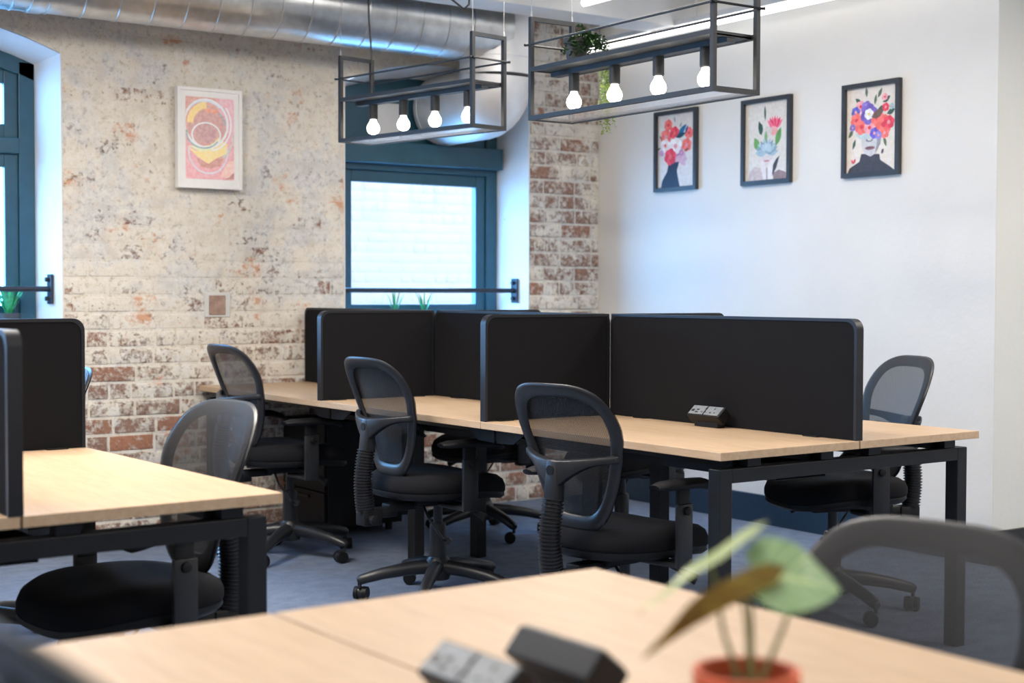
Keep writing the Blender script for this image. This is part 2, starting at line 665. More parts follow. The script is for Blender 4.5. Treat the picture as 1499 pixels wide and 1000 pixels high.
def reveal(parent, x0, x1, tag_):
    rv = MB()
    n = 12
    dx = 0.055
    # right cheek, splayed; left cheek; arch soffit
    for side in (1, -1):
        xw = x1 if side > 0 else x0
        pts = [(xw - side * 0.001, WY - 0.004, SILL), (xw + side * 0.004, WY - 0.004, SILL), (xw + side * 0.004, YF + 0.06, SILL), (xw - side * dx, YF + 0.06, SILL)]
        rv.prism(pts, (0, 0, SPR - SILL + 0.03))
    g = lambda u, v: Vector((x0 - 0.001 + (x1 - x0 + 0.002) * u, WY - 0.002 + (YF + 0.06 - WY) * v, SPR - 0.004 + RISE * (1 - (2 * u - 1) ** 2) - 0.05 * v))
    rv.grid(g, 16, 3)
    part('reveal', rv, 'reveal_plaster', parent, smooth=0.5)
    part('sill_board', MB().box(x0 - 0.02, x1 + 0.02, WY - 0.03, YF + 0.04, SILL - 0.03, SILL + 0.004), 'white_paint', parent, smooth=0, bevel=0.004)


reveal(wall_back, *W1, 1)
reveal(wall_under, *W2, 2)
reveal(wall_back, *W3, 3)


def window(idx, x0, x1, transom, top_panel):
    wn = struct(link('window_%d' % idx, None, None, (0, 0, 0)))
    xa, xb = x0 + 0.045, x1 - 0.045
    n = 14
    ztop = lambda x: SPR - 0.055 + RISE * (1 - (2 * (x - x0) / (x1 - x0) - 1) ** 2)
    # outer frame: jambs, arched head, sill piece
    fr = MB()
    fr.box(xa, xa + 0.075, YF, YF + 0.07, SILL, ztop(xa) + 0.02)
    fr.box(xb - 0.075, xb, YF, YF + 0.07, SILL, ztop(xb) + 0.02)
    pts = []
    for i in range(n + 1):
        x = xa + (xb - xa) * i / n
        pts.append((x, YF, ztop(x) + 0.03))
    for i in range(n, -1, -1):
        x = xa + (xb - xa) * i / n
        pts.append((x, YF, ztop(x) - 0.07))
    fr.prism(pts, (0, 0.07, 0))
    fr.box(xa, xb, YF, YF + 0.07, SILL, SILL + 0.06)
    part('frame', fr, 'teal_frame', wn, smooth=0, bevel=0.004)
    gx0, gx1 = xa + 0.075, xb - 0.075
    part('transom', MB().box(gx0, gx1, YF - 0.01, YF + 0.07, transom - 0.04, transom + 0.035), 'teal_frame', wn, smooth=0, bevel=0.004)

    def sash(a, b, z0, z1, arched=False):
        sd = 0.065
        sm = MB()
        sm.box(a, a + sd, YF + 0.015, YF + 0.06, z0, z1).box(b - sd, b, YF + 0.015, YF + 0.06, z0, z1)
        sm.box(a + sd, b - sd, YF + 0.015, YF + 0.06, z0, z0 + sd).box(a + sd, b - sd, YF + 0.015, YF + 0.06, z1 - sd, z1)
        o = part('sash', sm, 'teal_frame', wn, smooth=0, bevel=0.004)
        part('pane', MB().box(a + sd - 0.005, b - sd + 0.005, YF + 0.035, YF + 0.041, z0 + sd - 0.005, z1 - sd + 0.005), 'window_glass', o, smooth=0)
    if top_panel:
        sash(gx0, gx1, SILL + 0.06, transom - 0.04)
        hb = MB().box(xa + 0.005, xb - 0.005, YF - 0.07, YF + 0.005, transom - 0.005, transom + 0.115)
        part('head_box', hb, 'teal_frame', wn, smooth=0, bevel=0.006)
        pts = [(gx0, YF + 0.02, transom), (gx1, YF + 0.02, transom)]
        for i in range(n, -1, -1):
            x = gx0 + (gx1 - gx0) * i / n
            pts.append((x, YF + 0.02, ztop(x) - 0.05))
        part('head_panel', MB().prism(pts, (0, 0.025, 0)), 'teal_frame', wn, smooth=0)
        part('reflection_strip', MB().box(gx0 + 0.22, gx0 + 0.36, YF, YF + 0.02, transom + 0.12, 2.24), 'white_paint', wn, smooth=0, bevel=0.004)  # white strip stands in for a bright reflection at the upper panel
    else:
        sash(gx0, gx1, SILL + 0.06, transom - 0.04)
        sash(gx0, gx1, transom + 0.035, SPR - 0.06)
        pts = [(gx0, YF + 0.02, SPR - 0.06), (gx1, YF + 0.02, SPR - 0.06)]
        for i in range(n, -1, -1):
            x = gx0 + (gx1 - gx0) * i / n
            pts.append((x, YF + 0.02, ztop(x) - 0.05))
        part('head_panel', MB().prism(pts, (0, 0.03, 0)), 'teal_frame', wn, smooth=0)
    return wn


window(1, *W1, 1.885, False)
window(2, *W2, 1.905, True)
window(3, *W3, 1.885, False)


def guard_rail(x0, x1, label):
    t = thing('guard_rail', label, 'rail', (0, 0, 0))
    y, z = 6.90, 1.203
    part('rail_bar', MB().tube([(x0 + 0.01, y, z), (x1 - 0.03, y, z)], 0.0135, 12), 'rail_steel', t)
    for xw, s in ((x1, -1), (x0, 1)):
        xw += s * 0.018
        pl = part('end_plate', MB().box(min(xw, xw + s * 0.012), max(xw, xw + s * 0.012), y - 0.03, y + 0.03, z - 0.07, z + 0.07), 'rail_steel', t, smooth=0, bevel=0.002)
        for dz in (-0.045, 0.045):
            part('bolt', MB().tube([(xw, y, z + dz), (xw + s * 0.03, y, z + dz)], 0.011, 8), 'rail_steel', pl)


guard_rail(*W1, 'dark steel guard rail across the left window')
guard_rail(*W2, 'dark steel guard rail across the middle window behind the screens')

# outside: the pale brick neighbour seen through the middle window
nb = thing('neighbour_building', 'pale overexposed brick wall of the building outside the middle window', 'building', (0, 0, 0))
part('wall', MB().box(4.6, 9.5, 10.5, 10.8, -0.5, 4.2), 'outside_mortar', nb, smooth=0)
lay_bricks(nb, 5.3, 7.9, 0.85, 2.65, 10.5, 'outside_brick', course=0.0835, proud=0.005, joint=0.014, seed=12)
struct(part('outside_ground', MB().box(-6, 14, 7.4, 14, -0.6, -0.5), 'outside_ground', smooth=0))

# ceiling beam
struct(part('trim_1', MB().box(-3.0, RX, 5.95, 6.17, 2.62, CEIL), 'ceiling_paint', smooth=0, bevel=0.004))

# ------------------------------------------------------------------ ducts
DY, DZ, DR = 6.47, 2.595, 0.18
d = thing('ventilation_duct', 'shiny spiral duct along the brick wall top with drop elbow at the window', 'duct', (0, 0, 0))
part('spiral_pipe', MB().tube([(-2.9, DY, DZ), (4.40, DY, DZ)], DR, 48), 'galvanised', d)
seam = MB().tube([(0.02 * cos(2 * pi * k / 40), (DR + 0.001) * cos(2 * pi * k / 40), (DR + 0.001) * sin(2 * pi * k / 40)) for k in range(40)], 0.004, 6, closed=True).mesh('seam_ring', 'galvanised')
xx = -2.8
while xx < 4.1:
    link('seam_ring', seam, d, (xx, DY, DZ))
    xx += 0.155
for xx in (1.95, 4.18):
    part('collar', MB().tube([(xx - 0.03, DY, DZ), (xx + 0.03, DY, DZ)], DR + 0.006, 48), 'galvanised', d)

VX, VY, VR = 4.42, 6.50, 0.195
v = d
BR = 0.13
pts = [(VX, VY, CEIL - 0.001), (VX, VY, 2.22 + BR)]
el = []
for k in range(1, 9):
    a = k / 8 * pi / 2
    el.append((VX, VY + BR - BR * cos(a), 2.22 + BR - BR * sin(a)))
part('drop_pipe', MB().tube(pts, VR, 48), 'sheet_metal', v)
part('elbow', MB().tube([(VX, VY, 2.22 + BR)] + el + [(VX, 7.02, 2.22)], VR + 0.002, 48), 'sheet_metal', v)
for z in (2.45,):
    part('collar', MB().tube([(VX, VY, z - 0.012), (VX, VY, z + 0.012)], VR + 0.007, 48), 'sheet_metal', v)
part('flange', MB().tube([(VX, 7.0, 2.22), (VX, 7.03, 2.22)], VR + 0.004, 48), 'sheet_metal', v)

# ------------------------------------------------------------------ unseen ceiling lamps, added to brighten the room and its walls
for i, (lx, ly, lw) in enumerate(ADDED_LAMPS):
    t = thing('added_ceiling_lamp', 'unseen linear ceiling lamp added to brighten the room', 'lamp', (lx, ly, 0), 0, 'added linear ceiling lamps')
    part('housing', MB().box(-0.05, 0.05, -0.6, 0.6, 2.70, 2.779), 'white_paint', t, smooth=0, bevel=0.006)
    part('diffuser', MB().box(-0.04, 0.04, -0.58, 0.58, 2.69, 2.70), 'tube_glow', t, smooth=0)
    a = area_light('added_lamp_light', (lx, ly, 2.68), (0, 0, 0), 0.5, 1.2, lw, LED)


def tube_light(x, y0, y1, z, label):
    t = thing('tube_light', label, 'lamp', (0, 0, 0))
    part('tube', MB().tube([(x, y0, z), (x, y1, z)], 0.018, 14), 'tube_glow', t)
    part('batten', MB().box(x - 0.022, x + 0.022, y0, y1, z + 0.02, z + 0.05), 'white_plastic', t, smooth=0, bevel=0.004)
    k = y0 + 0.25
    while k < y1:
        part('hanger', MB().tube([(x, k, z + 0.05), (x, k, CEIL)], 0.004, 6), 'white_plastic', t)
        k += 0.75


tube_light(5.22, 3.3, 6.72, 2.60, 'glowing tube light running along the top of the white wall')
tube_light(4.55, 4.6, 5.9, 2.66, 'shorter glowing tube light under the ceiling behind the plant pot')

# junction box and cables under the beam
jb = thing('junction_box', 'black electrical junction box with white connector under the ceiling beam', 'box', (0, 0, 0))
JX, JY = 3.78, 5.80
part('case', MB().box(JX - 0.07, JX + 0.06, JY - 0.05, JY + 0.05, 2.60, 2.66), 'dark_plastic', jb, smooth=0, bevel=0.006)
part('connector', MB().box(JX - 0.045, JX + 0.03, JY - 0.06, JY - 0.02, 2.635, 2.70), 'white_plastic', jb, smooth=0, bevel=0.006)
part('conduit', MB().tube([(JX - 0.5, JY, 2.74), (JX - 0.07, JY, 2.645)], 0.008, 8).tube([(JX + 0.06, JY, 2.64), (JX + 0.17, JY, 2.66), (JX + 0.22, JY, 2.75)], 0.007, 8), 'white_plastic', jb)
part('mount', MB().box(JX - 0.09, JX + 0.08, JY - 0.02, JY + 0.02, 2.655, CEIL), 'dark_plastic', jb, smooth=0, bevel=0.004)
part('cable', MB().tube([(JX - 0.15 + 0.0, JY, 2.78), (JX - 0.15, JY, 2.66), (JX - 0.10, JY, 2.57), (JX - 0.02, JY, 2.525), (JX + 0.01, JY, 2.55), (JX + 0.012, JY, 2.605)], 0.005, 8), 'cable_black', jb)


# ------------------------------------------------------------------ desks
DT = 0.73           # desktop height
TH = 0.025


def bench(name, label, loc, rz, width, L, rows, gap=0.006, half=None):
    """local: x 0..width across, y 0..L*rows along; desktops in pairs either side of the seam x=width/2"""
    t = thing(name, label, 'desk', (*loc, 0), rz, None)
    half = half or width / 2
    for r in range(rows):
        for s in (0, 1):
            x0 = 0 if s == 0 else half + gap / 2
            x1 = half - gap / 2 if s == 0 else width
            part('desktop', MB().box(x0, x1, r * L + 0.0012, (r + 1) * L - 0.0012, DT - TH, DT), 'beech_top', t, smooth=0, bevel=0.0015)
    ys = [0.055, rows * L - 0.055]
    for k, y in enumerate(ys):
        for x in (0.05, width - 0.05):
            part('leg', MB().box(x - 0.025, x + 0.025, y - 0.025, y + 0.025, 0.0, 0.675), 'black_steel', t, smooth=0, bevel=0.003)
        part('end_beam', MB().box(0.075, width - 0.075, y - 0.025, y + 0.025, 0.632, 0.675), 'black_steel', t, smooth=0, bevel=0.003)
        for x in (0.17, half - 0.11, half + 0.11, width - 0.11):
            part('standoff', MB().box(x - 0.028, x + 0.028, y - 0.02, y + 0.02, 0.675, DT - TH), 'black_steel', t, smooth=0, bevel=0.002)
    for x in (0.14, half - 0.14, half + 0.14, width - 0.14):
        part('long_beam', MB().box(x - 0.02, x + 0.02, 0.08, rows * L - 0.08, 0.672, DT - TH), 'black_steel', t, smooth=0, bevel=0.002)
    for r in range(1, rows):
        y = r * L - 0.10
        for x in (half - 0.165, half + 0.165):
            part('leg', MB().box(x - 0.025, x + 0.025, y - 0.03, y + 0.03, 0.0, 0.66), 'black_steel', t, smooth=0, bevel=0.003)
        part('cross_beam', MB().prism([(0.10, y - 0.025, 0.672), (half - 0.2, y - 0.025, 0.60), (half + 0.2, y - 0.025, 0.60), (width - 0.10, y - 0.025, 0.672)], (0, 0.05, 0)), 'black_steel', t, smooth=0, bevel=0.002)
        for x in (0.065, width - 0.069):
            for s in (-1, 1):
                a = r * L + s * 0.008
                part('gusset', MB().prism([(x, a, DT - TH), (x, a + s * 0.19, DT - TH), (x, a + s * 0.10, DT - TH - 0.052), (x, a, DT - TH - 0.055)], (0.004, 0, 0)), 'black_steel', t, smooth=0)
    # cable tray under the seam
    part('cable_tray', MB().box(half - 0.12, half + 0.12, 0.25, rows * L - 0.25, 0.585, 0.588).box(half - 0.12, half - 0.117, 0.25, rows * L - 0.25, 0.588, 0.64).box(half + 0.117, half + 0.12, 0.25, rows * L - 0.25, 0.588, 0.64), 'black_steel', t, smooth=0)
    return t


MA = (2.892, 3.093)
MRZ = radians(0.9)
ML, MW = 1.225, 1.195
main = bench('bench_desk', 'long beech topped bench desk with six places reaching the brick wall', MA, MRZ, MW, ML, 3)
LRZ = radians(2.3)
LL = 1.225
left = bench('bench_desk', 'beech topped bench desk at the left edge of the picture', (1.475 - 1.2 * cos(LRZ), 3.035 - 1.2 * sin(LRZ)), LRZ, 1.2, LL, 3)
FRZ = radians(1.0)
fore = bench('bench_desk', 'blurred beech topped bench desk in the foreground with plant and power units', (0.535, 1.905 - 1.6 - 0.01), FRZ, 0.995, 1.6, 1, half=0.40)


def loc2(base, rz, x, y):
    return (base[0] + x * cos(rz) - y * sin(rz), base[1] + x * sin(rz) + y * cos(rz))


LB = (1.475 - 1.2 * cos(LRZ), 3.035 - 1.2 * sin(LRZ))


def rrect(L, H, r, r2):
    """outline in (s, z): bottom square, top corners rounded (r at s=0, r2 at s=L)"""
    pts = [(0, 0), (L, 0)]
    for cx, rr, a0 in ((L, r2, 0), (0, r, 90)):
        if rr <= 0:
            pts.append((cx, H))
            continue
        ccx = cx - rr if cx == L else cx + rr
        for k in range(7):
            a = radians(a0 + 15 * k)
            pts.append((ccx + rr * cos(a), H - rr + rr * sin(a)))
    return pts


SH = 0.382          # screen height over the desktop


def screen(label, p0, p1, r0=0.035, r1=0.035, hgt=SH, group='desk screens'):
    """upright acoustic screen from p0 to p1 (x, y) standing on the desktop"""
    p0, p1 = Vector((*p0, 0)), Vector((*p1, 0))
    L = (p1 - p0).length
    ang = math.atan2(p1.y - p0.y, p1.x - p0.x)
    t = thing('desk_screen', label, 'screen', (p0.x, p0.y, DT), ang, group)
    T = 0.028
    ins = 0.006
    out = rrect(L, hgt, r0, r1)
    inn = [(ins + s * (L - 2 * ins) / L, 0.002 + z * (hgt - ins - 0.002) / hgt) for s, z in out]
    part('panel', MB().prism([(s, -T / 2, z) for s, z in inn], (0, T, 0)), 'screen_fabric', t, smooth=0.4, bevel=0.0)
    # edging strip round the sides and top
    mb = MB()
    idx = list(range(1, len(out))) + [0]
    ro = [[mb.bm.verts.new((out[i][0], y, out[i][1])) for i in idx] for y in (-T / 2 - 0.002, T / 2 + 0.002)]
    ri = [[mb.bm.verts.new((inn[i][0] + (0.004 if inn[i][0] < L / 2 else -0.004), y, inn[i][1] - (0.004 if inn[i][1] > 0.01 else 0))) for i in idx] for y in (-T / 2 - 0.002, T / 2 + 0.002)]
    for k in range(len(idx) - 1):
        mb.face([ro[0][k], ro[0][k + 1], ro[1][k + 1], ro[1][k]])
        for s in (0, 1):
            mb.face([ro[s][k], ro[s][k + 1], ri[s][k + 1], ri[s][k]])
    part('edging', mb, 'screen_trim', t, smooth=0.5)
    for s in (0.15 * L, 0.85 * L):
        part('clamp', MB().box(s - 0.03, s + 0.03, -0.03, 0.03, 0.0, 0.004), 'dark_plastic', t, smooth=0)
    return t


M = lambda x, y: loc2(MA, MRZ, x, y)
h = MW / 2
screen('black desk screen lengthwise behind the power unit on the near desk', M(h, 0.005), M(h, ML - 0.02))
screen('black lengthwise desk screen on the middle of the long bench', M(h, ML + 0.02), M(h, 2 * ML - 0.02))
screen('black lengthwise desk screen nearest the brick wall', M(h, 2 * ML + 0.02), M(h, 3 * ML - 0.004))
screen('black cross screen dividing near and middle desks, behind the grey-backed chair', M(0.01, ML), M(h - 0.018, ML), r1=0)
screen('black cross screen dividing middle and far desks on the chair side', M(0.01, 2 * ML), M(h - 0.018, 2 * ML), r1=0)
screen('black cross screen mostly hidden behind the near lengthwise screen', M(h + 0.018, ML), M(MW - 0.01, ML), r0=0)
screen('black cross screen mostly hidden below the middle window', M(h + 0.018, 2 * ML), M(MW - 0.01, 2 * ML), r0=0)
Lf = lambda x, y: loc2(LB, LRZ, x, y)
screen('black desk screen cut off by the left picture edge, end-on', Lf(0.588, 0.0), Lf(0.588, LL - 0.02))
screen('black cross screen standing on the left bench before the brick wall', Lf(0.618, LL), Lf(1.195, LL), r0=0)

# ------------------------------------------------------------------ chairs (local: facing +x, hub at origin)
BZ0, BZ1 = 0.475, 0.935     # backrest bottom / top
BX = -0.255


def back_x(y, z):
    t = (z - BZ0) / (BZ1 - BZ0)
    return BX + 0.030 * (y / 0.23) ** 2 + 0.035 * (1 - ((t - 0.30) / 0.5) ** 2) - 0.075 * (t - 0.3)


def back_outline(th, k=1.0):
    cz, hz = (BZ0 + BZ1) / 2, (BZ1 - BZ0) / 2
    cs, sn = cos(th), sin(th)
    n = 3.7 if sn > 0 else 3.8
    zz = math.copysign(abs(sn) ** (2 / n), sn)
    yy = math.copysign(abs(cs) ** (2 / n), cs)
    t = (zz + 1) / 2
    u = min(1, t / 0.72)
    wd = 0.131 + 0.086 * (0.45 * u + 0.55 * (3 * u * u - 2 * u ** 3))
    return yy * wd * k, cz + zz * hz * k


def chair_meshes():
    D = {}
    # base leg
    mb = MB()
    mb.tube([(0.03, 0, 0.125), (0.12, 0, 0.118), (0.22, 0, 0.102), (0.30, 0, 0.082), (0.315, 0, 0.078)], [0.030, 0.027, 0.023, 0.020, 0.012], 10, sx=1.0)
    D['leg'] = mb.mesh('leg', 'black_plastic', smooth=0.9)
    mb = MB()
    mb.lathe([(0.0, 0.075), (0.045, 0.075), (0.052, 0.10), (0.048, 0.15), (0.036, 0.165), (0.0, 0.165)], 18)
    D['hub'] = mb.mesh('hub', 'black_plastic')
    mb = MB()
    mb.lathe([(0.0, 0.13), (0.033, 0.13), (0.033, 0.27), (0.030, 0.285), (0.018, 0.285), (0.018, 0.39), (0.0, 0.39)], 18)
    D['gas_column'] = mb.mesh('gas_column', 'black_plastic')
    # caster hood + wheels
    mb = MB()
    mb.tube([(0, 0, 0.05), (0, 0, 0.085)], 0.008, 8)
    mb.tube([(-0.02, -0.009, 0.028), (-0.02, 0.009, 0.028)], 0.024, 16)
    D['caster'] = mb.mesh('caster', 'black_plastic')
    mb = MB()
    for s in (-1, 1):
        mb.tube([(-0.018, s * 0.010, 0.027), (-0.018, s * 0.026, 0.027)], [0.027, 0.025], 18)
    D['wheel'] = mb.mesh('wheel', 'dark_plastic')
    # mechanism
    mb = MB()
    mb.box(-0.13, 0.11, -0.055, 0.055, 0.355, 0.392)
    mb.box(-0.24, -0.10, -0.03, 0.03, 0.345, 0.375)
    D['mechanism'] = mb.mesh('mechanism', 'dark_plastic', bevel=0.006)
    mb = MB()
    mb.tube([(0.02, -0.05, 0.37), (0.02, -0.15, 0.365), (0.03, -0.21, 0.345)], 0.006, 8)
    mb.tube([(0.03, -0.20, 0.348), (0.045, -0.255, 0.325)], [0.012, 0.018], 10, sx=0.5)
    D['lever'] = mb.mesh('lever', 'dark_plastic')
    mb = MB()
    mb.tube([(-0.10, -0.05, 0.36), (-0.11, -0.10, 0.32), (-0.06, -0.12, 0.24), (-0.03, -0.10, 0.225)], 0.005, 8)
    mb.tube([(-0.03, -0.11, 0.225), (-0.01, -0.09, 0.225)], 0.014, 10)
    D['tilt_knob'] = mb.mesh('tilt_knob', 'black_plastic')

    # seat: superellipse slab with waterfall front
    def seat_fn(th, k, z):
        n = 2.9
        cs, sn = cos(th), sin(th)
        x = math.copysign(abs(cs) ** (2 / n), cs) * 0.245 * k
        y = math.copysign(abs(sn) ** (2 / n), sn) * 0.235 * k * (1 + 0.06 * cs)
        f = max(0, (x - 0.02) / 0.225)
        return Vector((x - 0.012, y, z - 0.03 * f * f + 0.012 * (y / 0.235) ** 2 * (1 if z > 0.44 else 0)))
    mb = MB()
    prof = [(0.0, 0.485), (0.35, 0.485), (0.70, 0.487), (0.88, 0.482), (0.965, 0.468), (1.0, 0.447), (1.0, 0.432), (0.975, 0.422)]
    rings = []
    NS = 48
    for k, z in prof:
        if k == 0:
            rings.append([mb.bm.verts.new(seat_fn(0, 0, z))])
        else:
            rings.append([mb.bm.verts.new(seat_fn(2 * pi * i / NS, k, z)) for i in range(NS)])
    for A, B in zip(rings, rings[1:]):
        for i in range(NS):
            j = (i + 1) % NS
            if len(A) == 1:
                mb.face([A[0], B[i], B[j]])
            else:
                mb.face([A[i], A[j], B[j], B[i]])
    mb.face(rings[-1][::-1])
    D['seat'] = mb.mesh('seat', 'black_fabric', smooth=1.2)
    mb = MB()
    rings = []
    for k, z in ((0.985, 0.424), (0.99, 0.412), (0.93, 0.398), (0.6, 0.390)):
        rings.append([mb.bm.verts.new(seat_fn(2 * pi * i / NS, k, z)) for i in range(NS)])
    for A, B in zip(rings, rings[1:]):
        for i in range(NS):
            mb.face([A[i], A[(i + 1) % NS], B[(i + 1) % NS], B[i]])
    mb.face(rings[-1][::-1])
    mb.face(rings[0])
    D['seat_pan'] = mb.mesh('seat_pan', 'dark_plastic', smooth=1.0)

    # back frame: a flat-oval rim following the curved back surface
    NB = 64
    mb = MB()
    sec = []
    M_ = 10
    for i in range(NB):
        th = 2 * pi * i / NB
        wid = 0.050 - 0.010 * max(0, sin(th))
        yo, zo = back_outline(th)
        yi, zi = back_outline(th, 1 - wid / 0.22)
        ring = []
        for j in range(M_):
            a = 2 * pi * j / M_
            u = (1 - cos(a)) / 2
            y = yo + (yi - yo) * u
            z = zo + (zi - zo) * u
            x = back_x(y, z) - 0.006 + 0.010 * sin(a) - 0.004 * (1 - u)
            ring.append(mb.bm.verts.new((x, y, z)))
        sec.append(ring)
    for i in range(NB):
        A, B = sec[i], sec[(i + 1) % NB]
        for j in range(M_):
            mb.face([A[j], A[(j + 1) % M_], B[(j + 1) % M_], B[j]])
    D['back_frame'] = mb.mesh('back_frame', 'black_plastic', smooth=1.3)
    # mesh cloth
    mb = MB()
    prev = None
    for k in (0.0, 0.25, 0.5, 0.7, 0.85, 0.985):
        ring = []
        for i in range(NB if k else 1):
            y, z = back_outline(2 * pi * i / NB, k)
            ring.append(mb.bm.verts.new((back_x(y, z) + 0.007 - 0.008 * (k > 0.9), y, z)))
        if prev:
            for i in range(NB):
                j = (i + 1) % NB
                if len(prev) == 1:
                    mb.face([prev[0], ring[i], ring[j]])
                else:
                    mb.face([prev[i], prev[j], ring[j], ring[i]])
        prev = ring
    D['back_mesh'] = mb.mesh('back_mesh', 'chair_mesh', smooth=1.3)
    # lumbar pad in the lower half, behind the cloth
    mb = MB()

    def lum(u, v_):
        y = (u - 0.5) * 0.19 * (0.85 + 0.3 * v_)
        z = BZ0 + 0.055 + 0.15 * v_
        return Vector((back_x(y, z) - 0.012, y, z))
    mb.grid(lum, 8, 6)
    D['lumbar_pad'] = mb.mesh('lumbar_pad', 'chair_mesh', smooth=1.3)
    # cross bar behind the back, deepening to the centre joint
    mb = MB()
    secs = []
    for i in range(17):
        u = -1 + i / 8
        y = 0.190 * u
        zt = 0.705 + 0.020 * abs(u) ** 1.4
        zb = zt - 0.026 - 0.075 * (1 - min(1, abs(u) / 0.75)) ** 1.6
        off = 0.016 + 0.066 * (1 - abs(u) ** 1.8)
        xb = back_x(y, zt) - off
        th_ = 0.012
        secs.append([mb.bm.verts.new(q) for q in ((xb - th_, y, zt - 0.004), (xb + th_, y, zt), (xb + th_, y, zb), (xb - th_, y, zb + 0.004))])
    for A, B in zip(secs, secs[1:]):
        for k in range(4):
            mb.face([A[k], A[(k + 1) % 4], B[(k + 1) % 4], B[k]])
    mb.face(secs[0])
    mb.face(secs[-1][::-1])
    D['cross_bar'] = mb.mesh('cross_bar', 'black_plastic', smooth=0.7, bevel=0.004)
    sx = BX + 0.035 - 0.082
    mb = MB()
    mb.bar((sx - 0.012, 0, 0.705), (sx - 0.02, 0, 0.575), 0.046, 0.040, (1, 0, 0), 0.052, 0.05)
    sp = D['spine'] = mb.mesh('spine', 'black_plastic', bevel=0.010, seg=3)
    mb = MB()
    mb.tube([(sx - 0.030, 0, 0.672), (sx - 0.038, 0, 0.672)], 0.015, 14)
    D['cap'] = mb.mesh('cap', 'dark_plastic')
    # ribbed gaiter
    mb = MB()
    pts, rs = [], []
    N = 85
    for i in range(N):
        u = i / (N - 1)
        pts.append((sx - 0.022 - 0.012 * sin(pi * u) - 0.004 * u, 0, 0.583 - 0.225 * u))
        rs.append((0.0345 if i % 4 in (0, 1) else 0.0285) + 0.003 * u)
    mb.tube(pts, rs, 14)
    D['gaiter'] = mb.mesh('gaiter', 'gaiter_rubber', smooth=0.5)
    mb = MB()
    mb.box(sx - 0.05, sx + 0.03, -0.032, 0.032, 0.300, 0.362)
    mb.box(sx, -0.20, -0.026, 0.026, 0.325, 0.362)
    mb.tube([(sx - 0.02, -0.03, 0.325), (sx - 0.02, -0.062, 0.325)], [0.016, 0.02], 12)
    D['spine_bracket'] = mb.mesh('spine_bracket', 'dark_plastic', bevel=0.005)
    # arm: L bracket + post + pad
    for s, nm in ((-1, 'near'), (1, 'far')):
        mb = MB()
        y = s * 0.268
        mb.box(-0.07, -0.015, min(y, s * 0.1), max(y, s * 0.1), 0.376, 0.392)
        mb.box(-0.075, -0.008, min(y, y + s * 0.016), max(y, y + s * 0.016), 0.376, 0.57)
        D['arm_post_' + nm] = mb.mesh('arm_post', 'black_plastic', bevel=0.004)
        mb = MB()
        mb.box(-0.068, -0.015, min(y - s * 0.006, y + s * 0.01), max(y - s * 0.006, y + s * 0.01), 0.50, 0.615)
        mb.tube([(-0.04, y + s * 0.016, 0.55), (-0.04, y + s * 0.026, 0.55)], 0.014, 12)
        D['arm_slider_' + nm] = mb.mesh('arm_slider', 'dark_plastic', bevel=0.003)
        mb = MB()
        P = [(-0.17, 0.632), (-0.13, 0.637), (-0.04, 0.637), (0.04, 0.634), (0.085, 0.622), (0.11, 0.606)]
        mb.tube([(x, y, z - 0.006) for x, z in P], [0.022, 0.036, 0.040, 0.040, 0.034, 0.018], 12, sx=1.0)
        for vv in mb.bm.verts:      # flatten the pad
            zc = 0.63 if vv.co.x < 0.03 else 0.63 - (vv.co.x - 0.03) * 0.3
            vv.co.z = zc + (vv.co.z - zc) * 0.42
        D['arm_pad_' + nm] = mb.mesh('arm_pad', 'dark_plastic', smooth=1.2)
    return D


CH = chair_meshes()


def chair(label, x, y, head, dz=0.0, spin=0.0, group='black mesh office chairs'):
    t = thing('office_chair', label, 'chair', (x, y, 0), radians(head), group)
    link('hub', CH['hub'], t)
    for k in range(5):
        a = 2 * pi * k / 5 + radians(spin)
        link('leg', CH['leg'], t, (0, 0, 0), a)
        c = link('caster', CH['caster'], t, (0.305 * cos(a), 0.305 * sin(a), 0), a + 1.1)
        link('wheel', CH['wheel'], c)
    link('gas_column', CH['gas_column'], t, (0, 0, dz * 0.5 if dz > 0 else 0))
    up_ = (0, 0, dz)
    for nm in ('mechanism', 'lever', 'tilt_knob', 'seat', 'seat_pan', 'back_frame', 'back_mesh', 'lumbar_pad', 'cross_bar', 'gaiter', 'spine_bracket'):
        link(nm, CH[nm], t, up_)
    s = link('spine', CH['spine'], t, up_)
    link('cap', CH['cap'], s)
    for s in ('near', 'far'):
        up_ = (0, 0, min(dz, 0))
        p = link('arm_post', CH['arm_post_' + s], t, up_)
        link('arm_slider', CH['arm_slider_' + s], p)
        link('arm_pad', CH['arm_pad_' + s], t, up_)
    return t


chair('black mesh chair at the near desk of the long bench, back towards us', 2.925, 3.57, 9, -0.015, 20)
chair('black mesh chair at the middle desk of the long bench, lit blue', 2.995, 4.80, 2, 0.015, 10)
chair('black mesh chair at the far desk beside the brick wall, lit blue', 2.92, 5.94, 2, 0.03, 5)
chair('black mesh chair behind the long bench, seen past the right screen end', 4.115, 3.79, 161, 0.02, 20)
chair('black mesh chair behind the middle desk, glimpsed under the tabletops', 4.16, 5.10, 180, 0, 40)
chair('black mesh chair behind the far desk, its star base visible below', 3.98, 5.95, 180, 0, 12)
chair('black mesh chair tucked under the right side of the left bench, near place', 1.315, 3.68, 187, -0.04, 30)
chair('black mesh chair at the left bench, mostly hidden behind the cross screen', 1.295, 4.93, 180, 0, 0)
chair('large blurred mesh chair back at the lower right beyond the foreground desk', 1.46, 1.375, 191, -0.09, 0)
chair('blurred dark chair back in the bottom left corner', 0.58, 0.86, 0, 0.065, 0)

